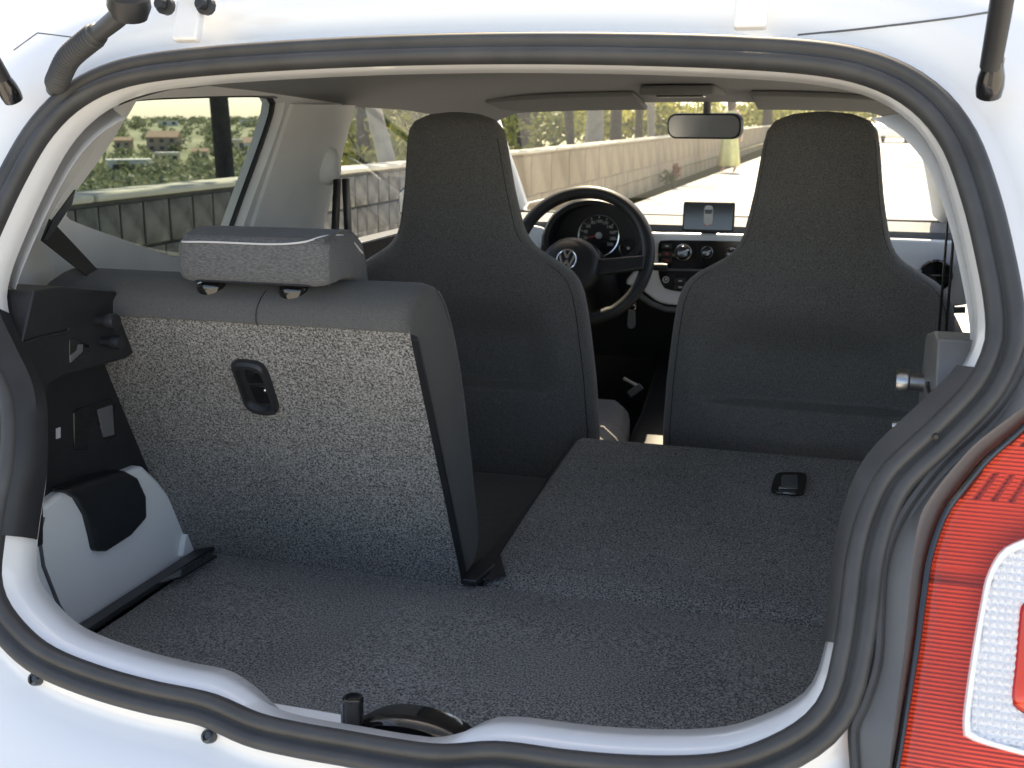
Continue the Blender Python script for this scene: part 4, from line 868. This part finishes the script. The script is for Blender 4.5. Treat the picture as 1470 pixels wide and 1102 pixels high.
for xw in (-1.25, 1.3):
    for s_ in (-1, 1): lathe('wheel', (xw, s_*.80, .31), (0, s_, 0), [(.31, -.1), (.31, .05), (.2, .06), (.05, .05)], 'tyre', pc, n=20)
for k, (x, y, lf, h, wh) in enumerate(((-1.6, 74, 'leaf_yellow', 4.2, 'at the far end of the road, left'), (1.4, 80, 'leaf_green', 4.6, 'behind the passenger headrest at the road end'), (4.2, 82, 'leaf_yellow', 4.8, 'right behind the parked white car'), (7.6, 76, 'leaf_green', 5.2, 'at the right end above the parked car'), (10.5, 66, 'leaf_yellow', 4.6, 'above the dark timber gate'), (-5.2, 84, 'leaf_yellow', 4.8, 'furthest along the wall'))):
    shrub(x, y, 4.2, h, lf, ('yellow green' if lf == 'leaf_yellow' else 'dark green')+' tall bush '+wh, 2400, .17)
for x, y, wh in ((3.5, 37, 'nearest on the right pavement'), (8.5, 50, 'further along the right pavement')):
    tree(x, y, .22, 9, .0, 'bark_dark', 'leaf_green', 'dark trunked street tree '+wh, 5.0, 7000)

# red-leaved plant at the foot of the wall
rp = empty('red_plant', (-2.82, 19.4, 0)); tag(rp, 'small red leaved plant growing at the foot of the wall', 'plant')
leafmesh('red_leaves', [leafcloud(160, (.06, 0, .32), (.08, .08, .13), .030)], 'leaf_red', rp); leafmesh('green_leaves', [leafcloud(220, (-.06, 0, .17), (.15, .15, .15), .035)], 'leaf_green', rp)
tube('stem', [(0, 0, 0), (.01, 0, .2), (.03, 0, .4)], [.015, .01, .006], 'bark_dark', rp, n=6)

# --- person in yellow walking on the road
pe = empty('person', (-2.50, 25.5, 0), R(165)); tag(pe, 'person in a long yellow dress walking along the road', 'person')
J = {'pel': (0, 0, .92), 'wai': (0, 0, 1.08), 'che': (0, 0, 1.30), 'nec': (0, 0, 1.43), 'hd0': (0, .01, 1.50), 'hd1': (0, .015, 1.58), 'hd2': (0, .01, 1.66),
     'lh': (.10, 0, .88), 'lk': (.12, .06, .48), 'la': (.13, .0, .09), 'lf': (.14, .13, .04), 'rh': (-.10, 0, .88), 'rk': (-.11, -.02, .48), 'ra': (-.12, -.10, .10), 'rf': (-.13, .03, .04),
     'ls': (.17, 0, 1.36), 'le': (.25, -.02, 1.10), 'lw': (.30, .06, .88), 'lp': (.31, .08, .80), 'rs': (-.17, 0, 1.36), 're': (-.25, -.02, 1.10), 'rw': (-.30, .06, .88), 'rp': (-.31, .08, .80)}
RAD = {'pel': .13, 'wai': .105, 'che': .13, 'nec': .05, 'hd0': .06, 'hd1': .085, 'hd2': .07, 'lh': .09, 'lk': .055, 'la': .035, 'lf': .03, 'ls': .055, 'le': .038, 'lw': .026, 'lp': .03}
E_ = [('pel', 'wai'), ('wai', 'che'), ('che', 'nec'), ('nec', 'hd0'), ('hd0', 'hd1'), ('hd1', 'hd2'), ('pel', 'lh'), ('lh', 'lk'), ('lk', 'la'), ('la', 'lf'), ('pel', 'rh'), ('rh', 'rk'), ('rk', 'ra'), ('ra', 'rf'), ('che', 'ls'), ('ls', 'le'), ('le', 'lw'), ('lw', 'lp'), ('che', 'rs'), ('rs', 're'), ('re', 'rw'), ('rw', 'rp')]
jn = list(J); vs = [J[k] for k in jn]; ed = [(jn.index(a), jn.index(b)) for a, b in E_]; rad = [RAD.get(k) or RAD['l'+k[1:]] for k in jn]
for s_, wk in ((1, 'lp'), (-1, 'rp')):                       # five fingers on each hand
    for q in range(5):
        b = np.array(J[wk]); d1 = b+np.array((s_*.004, -.03+.016*q, -.05 if q else -.02)); d2 = d1+np.array((-s_*.01, .012 if q else -.015, -.035 if q else -.03))
        i0 = len(vs); vs += [tuple(d1), tuple(d2)]; rad += [.009, .008]; ed += [(jn.index(wk), i0), (i0, i0+1)]
me = bpy.data.meshes.new('body'); me.from_pydata(vs, ed, []); ob = bpy.data.objects.new('body', me); S.collection.objects.link(ob); ob.parent = pe
m = ob.modifiers.new('skin', 'SKIN'); sk = me.skin_vertices[0].data
for i, r in enumerate(rad): sk[i].radius = (r, r); sk[i].use_root = (i == 0)
m.use_smooth_shade = True; ob.modifiers.new('sub', 'SUBSURF').render_levels = 2; me.materials.append(M['skin'])
dz = [(1.40, .12, .09), (1.36, .185, .115), (1.25, .165, .125), (1.08, .135, .115), (.95, .165, .15), (.7, .20, .18), (.4, .235, .21), (.16, .265, .23)]
loft('dress', [[(a*math.cos(t)*(1+.06*math.sin(7*t)*(z < .9)), b*math.sin(t)*(1+.06*math.sin(7*t)*(z < .9)), z) for t in np.linspace(0, 2*math.pi, 48, endpoint=False)] for z, a, b in dz], 'yellow_cloth', pe, caps=False, solid=.006)
loft('hair', [[(a*math.cos(t), -.02+a*1.05*math.sin(t), z) for t in np.linspace(0, 2*math.pi, 20, endpoint=False)] for z, a in ((1.40, .075), (1.50, .095), (1.60, .105), (1.68, .09), (1.73, .05), (1.75, .01))], 'hair', pe)

# --- houses and trees on the hillside, seen through the rear side window
def ray_hill(px, d):
    r = ray(px, 170); a = math.atan2(r[0], r[1]); k = .6*math.sin(d*.011+a*9)+.4*math.sin(a*23+d*.004)
    return np.array((.4+math.sin(a)*d, -1+math.cos(a)*d, hill_h(d)+1.2*k*sm(60, 400, d))), a
def hill_dist(px, py):                                      # distance at which the slope is seen at that height
    best = min(np.arange(200, 1400, 5), key=lambda d: abs((1.22-ray_hill(px, d)[0][2])/d*1645-(py-170))); return float(best)
def house(px, py, wpx, hpx, m, roof, label, flat=False):
    d = hill_dist(px, py); w_, h = wpx*d*1.18/1600, hpx*d*1.15/1600
    p, a = ray_hill(px, d); e = empty('house', (p[0], p[1], p[2]-.5), -a+random.uniform(-.3, .3)); tag(e, label, 'house', 'houses on the far hillside')
    dp = w_*.7
    box('wall', (0, 0, h/2), (w_, dp, h), m, e, bevel=0)
    if flat: box('roof', (0, 0, h+.2), (w_+.6, dp+.6, .5), roof, e, bevel=0)
    else: mobj('roof', [(-w_/2-.5, -dp/2-.5, h), (w_/2+.5, -dp/2-.5, h), (w_/2+.5, dp/2+.5, h), (-w_/2-.5, dp/2+.5, h), (-w_/2-.3, 0, h+w_*.2), (w_/2+.3, 0, h+w_*.2)], [(0, 1, 5, 4), (2, 3, 4, 5), (0, 4, 3), (1, 2, 5), (0, 3, 2, 1)], roof, e, smooth=False)
    nf, nw = max(1, int(h/3)), max(2, int(w_/4))
    for f in range(nf):
        for q in range(nw): box('window', ((q+.5)/nw*w_-w_/2, -dp/2-.02, (f+.55)*h/nf), (w_/nw*.42, .12, h/nf*.45), 'window_dark', e, bevel=0)
for args in ((180, 243, 46, 17, 'plaster_white', 'plaster_white', 'long white flat roofed building lowest on the hillside', True), (143, 244, 14, 9, 'plaster_white', 'plaster_cream', 'white house left of the long white building', True), (175, 213, 18, 13, 'brick_orange', 'roof_tile', 'small orange brick house at the left of the hillside'), (234, 213, 34, 17, 'brick_orange', 'roof_tile', 'wide orange brick block with tiled roof on the hillside'), (237, 229, 24, 12, 'plaster_cream', 'plaster_white', 'cream block below the wide orange block', True), (222, 244, 18, 9, 'plaster_white', 'plaster_cream', 'small white house low in the middle', True), (284, 227, 18, 12, 'plaster_cream', 'roof_tile', 'cream house left of the dark trunk'), (335, 214, 22, 14, 'plaster_cream', 'plaster_white', 'cream house just right of the dark trunk', True), (369, 218, 32, 14, 'plaster_white', 'roof_tile', 'white house with red roof by the door pillar'), (357, 180, 20, 8, 'plaster_white', 'plaster_cream', 'pale block on the skyline right of the trunk', True), (383, 182, 14, 8, 'plaster_cream', 'roof_tile', 'cream block on the skyline by the door pillar'), (241, 179, 20, 6, 'plaster_white', 'plaster_cream', 'pale block on the skyline left of the trunk', True)):
    house(*args)
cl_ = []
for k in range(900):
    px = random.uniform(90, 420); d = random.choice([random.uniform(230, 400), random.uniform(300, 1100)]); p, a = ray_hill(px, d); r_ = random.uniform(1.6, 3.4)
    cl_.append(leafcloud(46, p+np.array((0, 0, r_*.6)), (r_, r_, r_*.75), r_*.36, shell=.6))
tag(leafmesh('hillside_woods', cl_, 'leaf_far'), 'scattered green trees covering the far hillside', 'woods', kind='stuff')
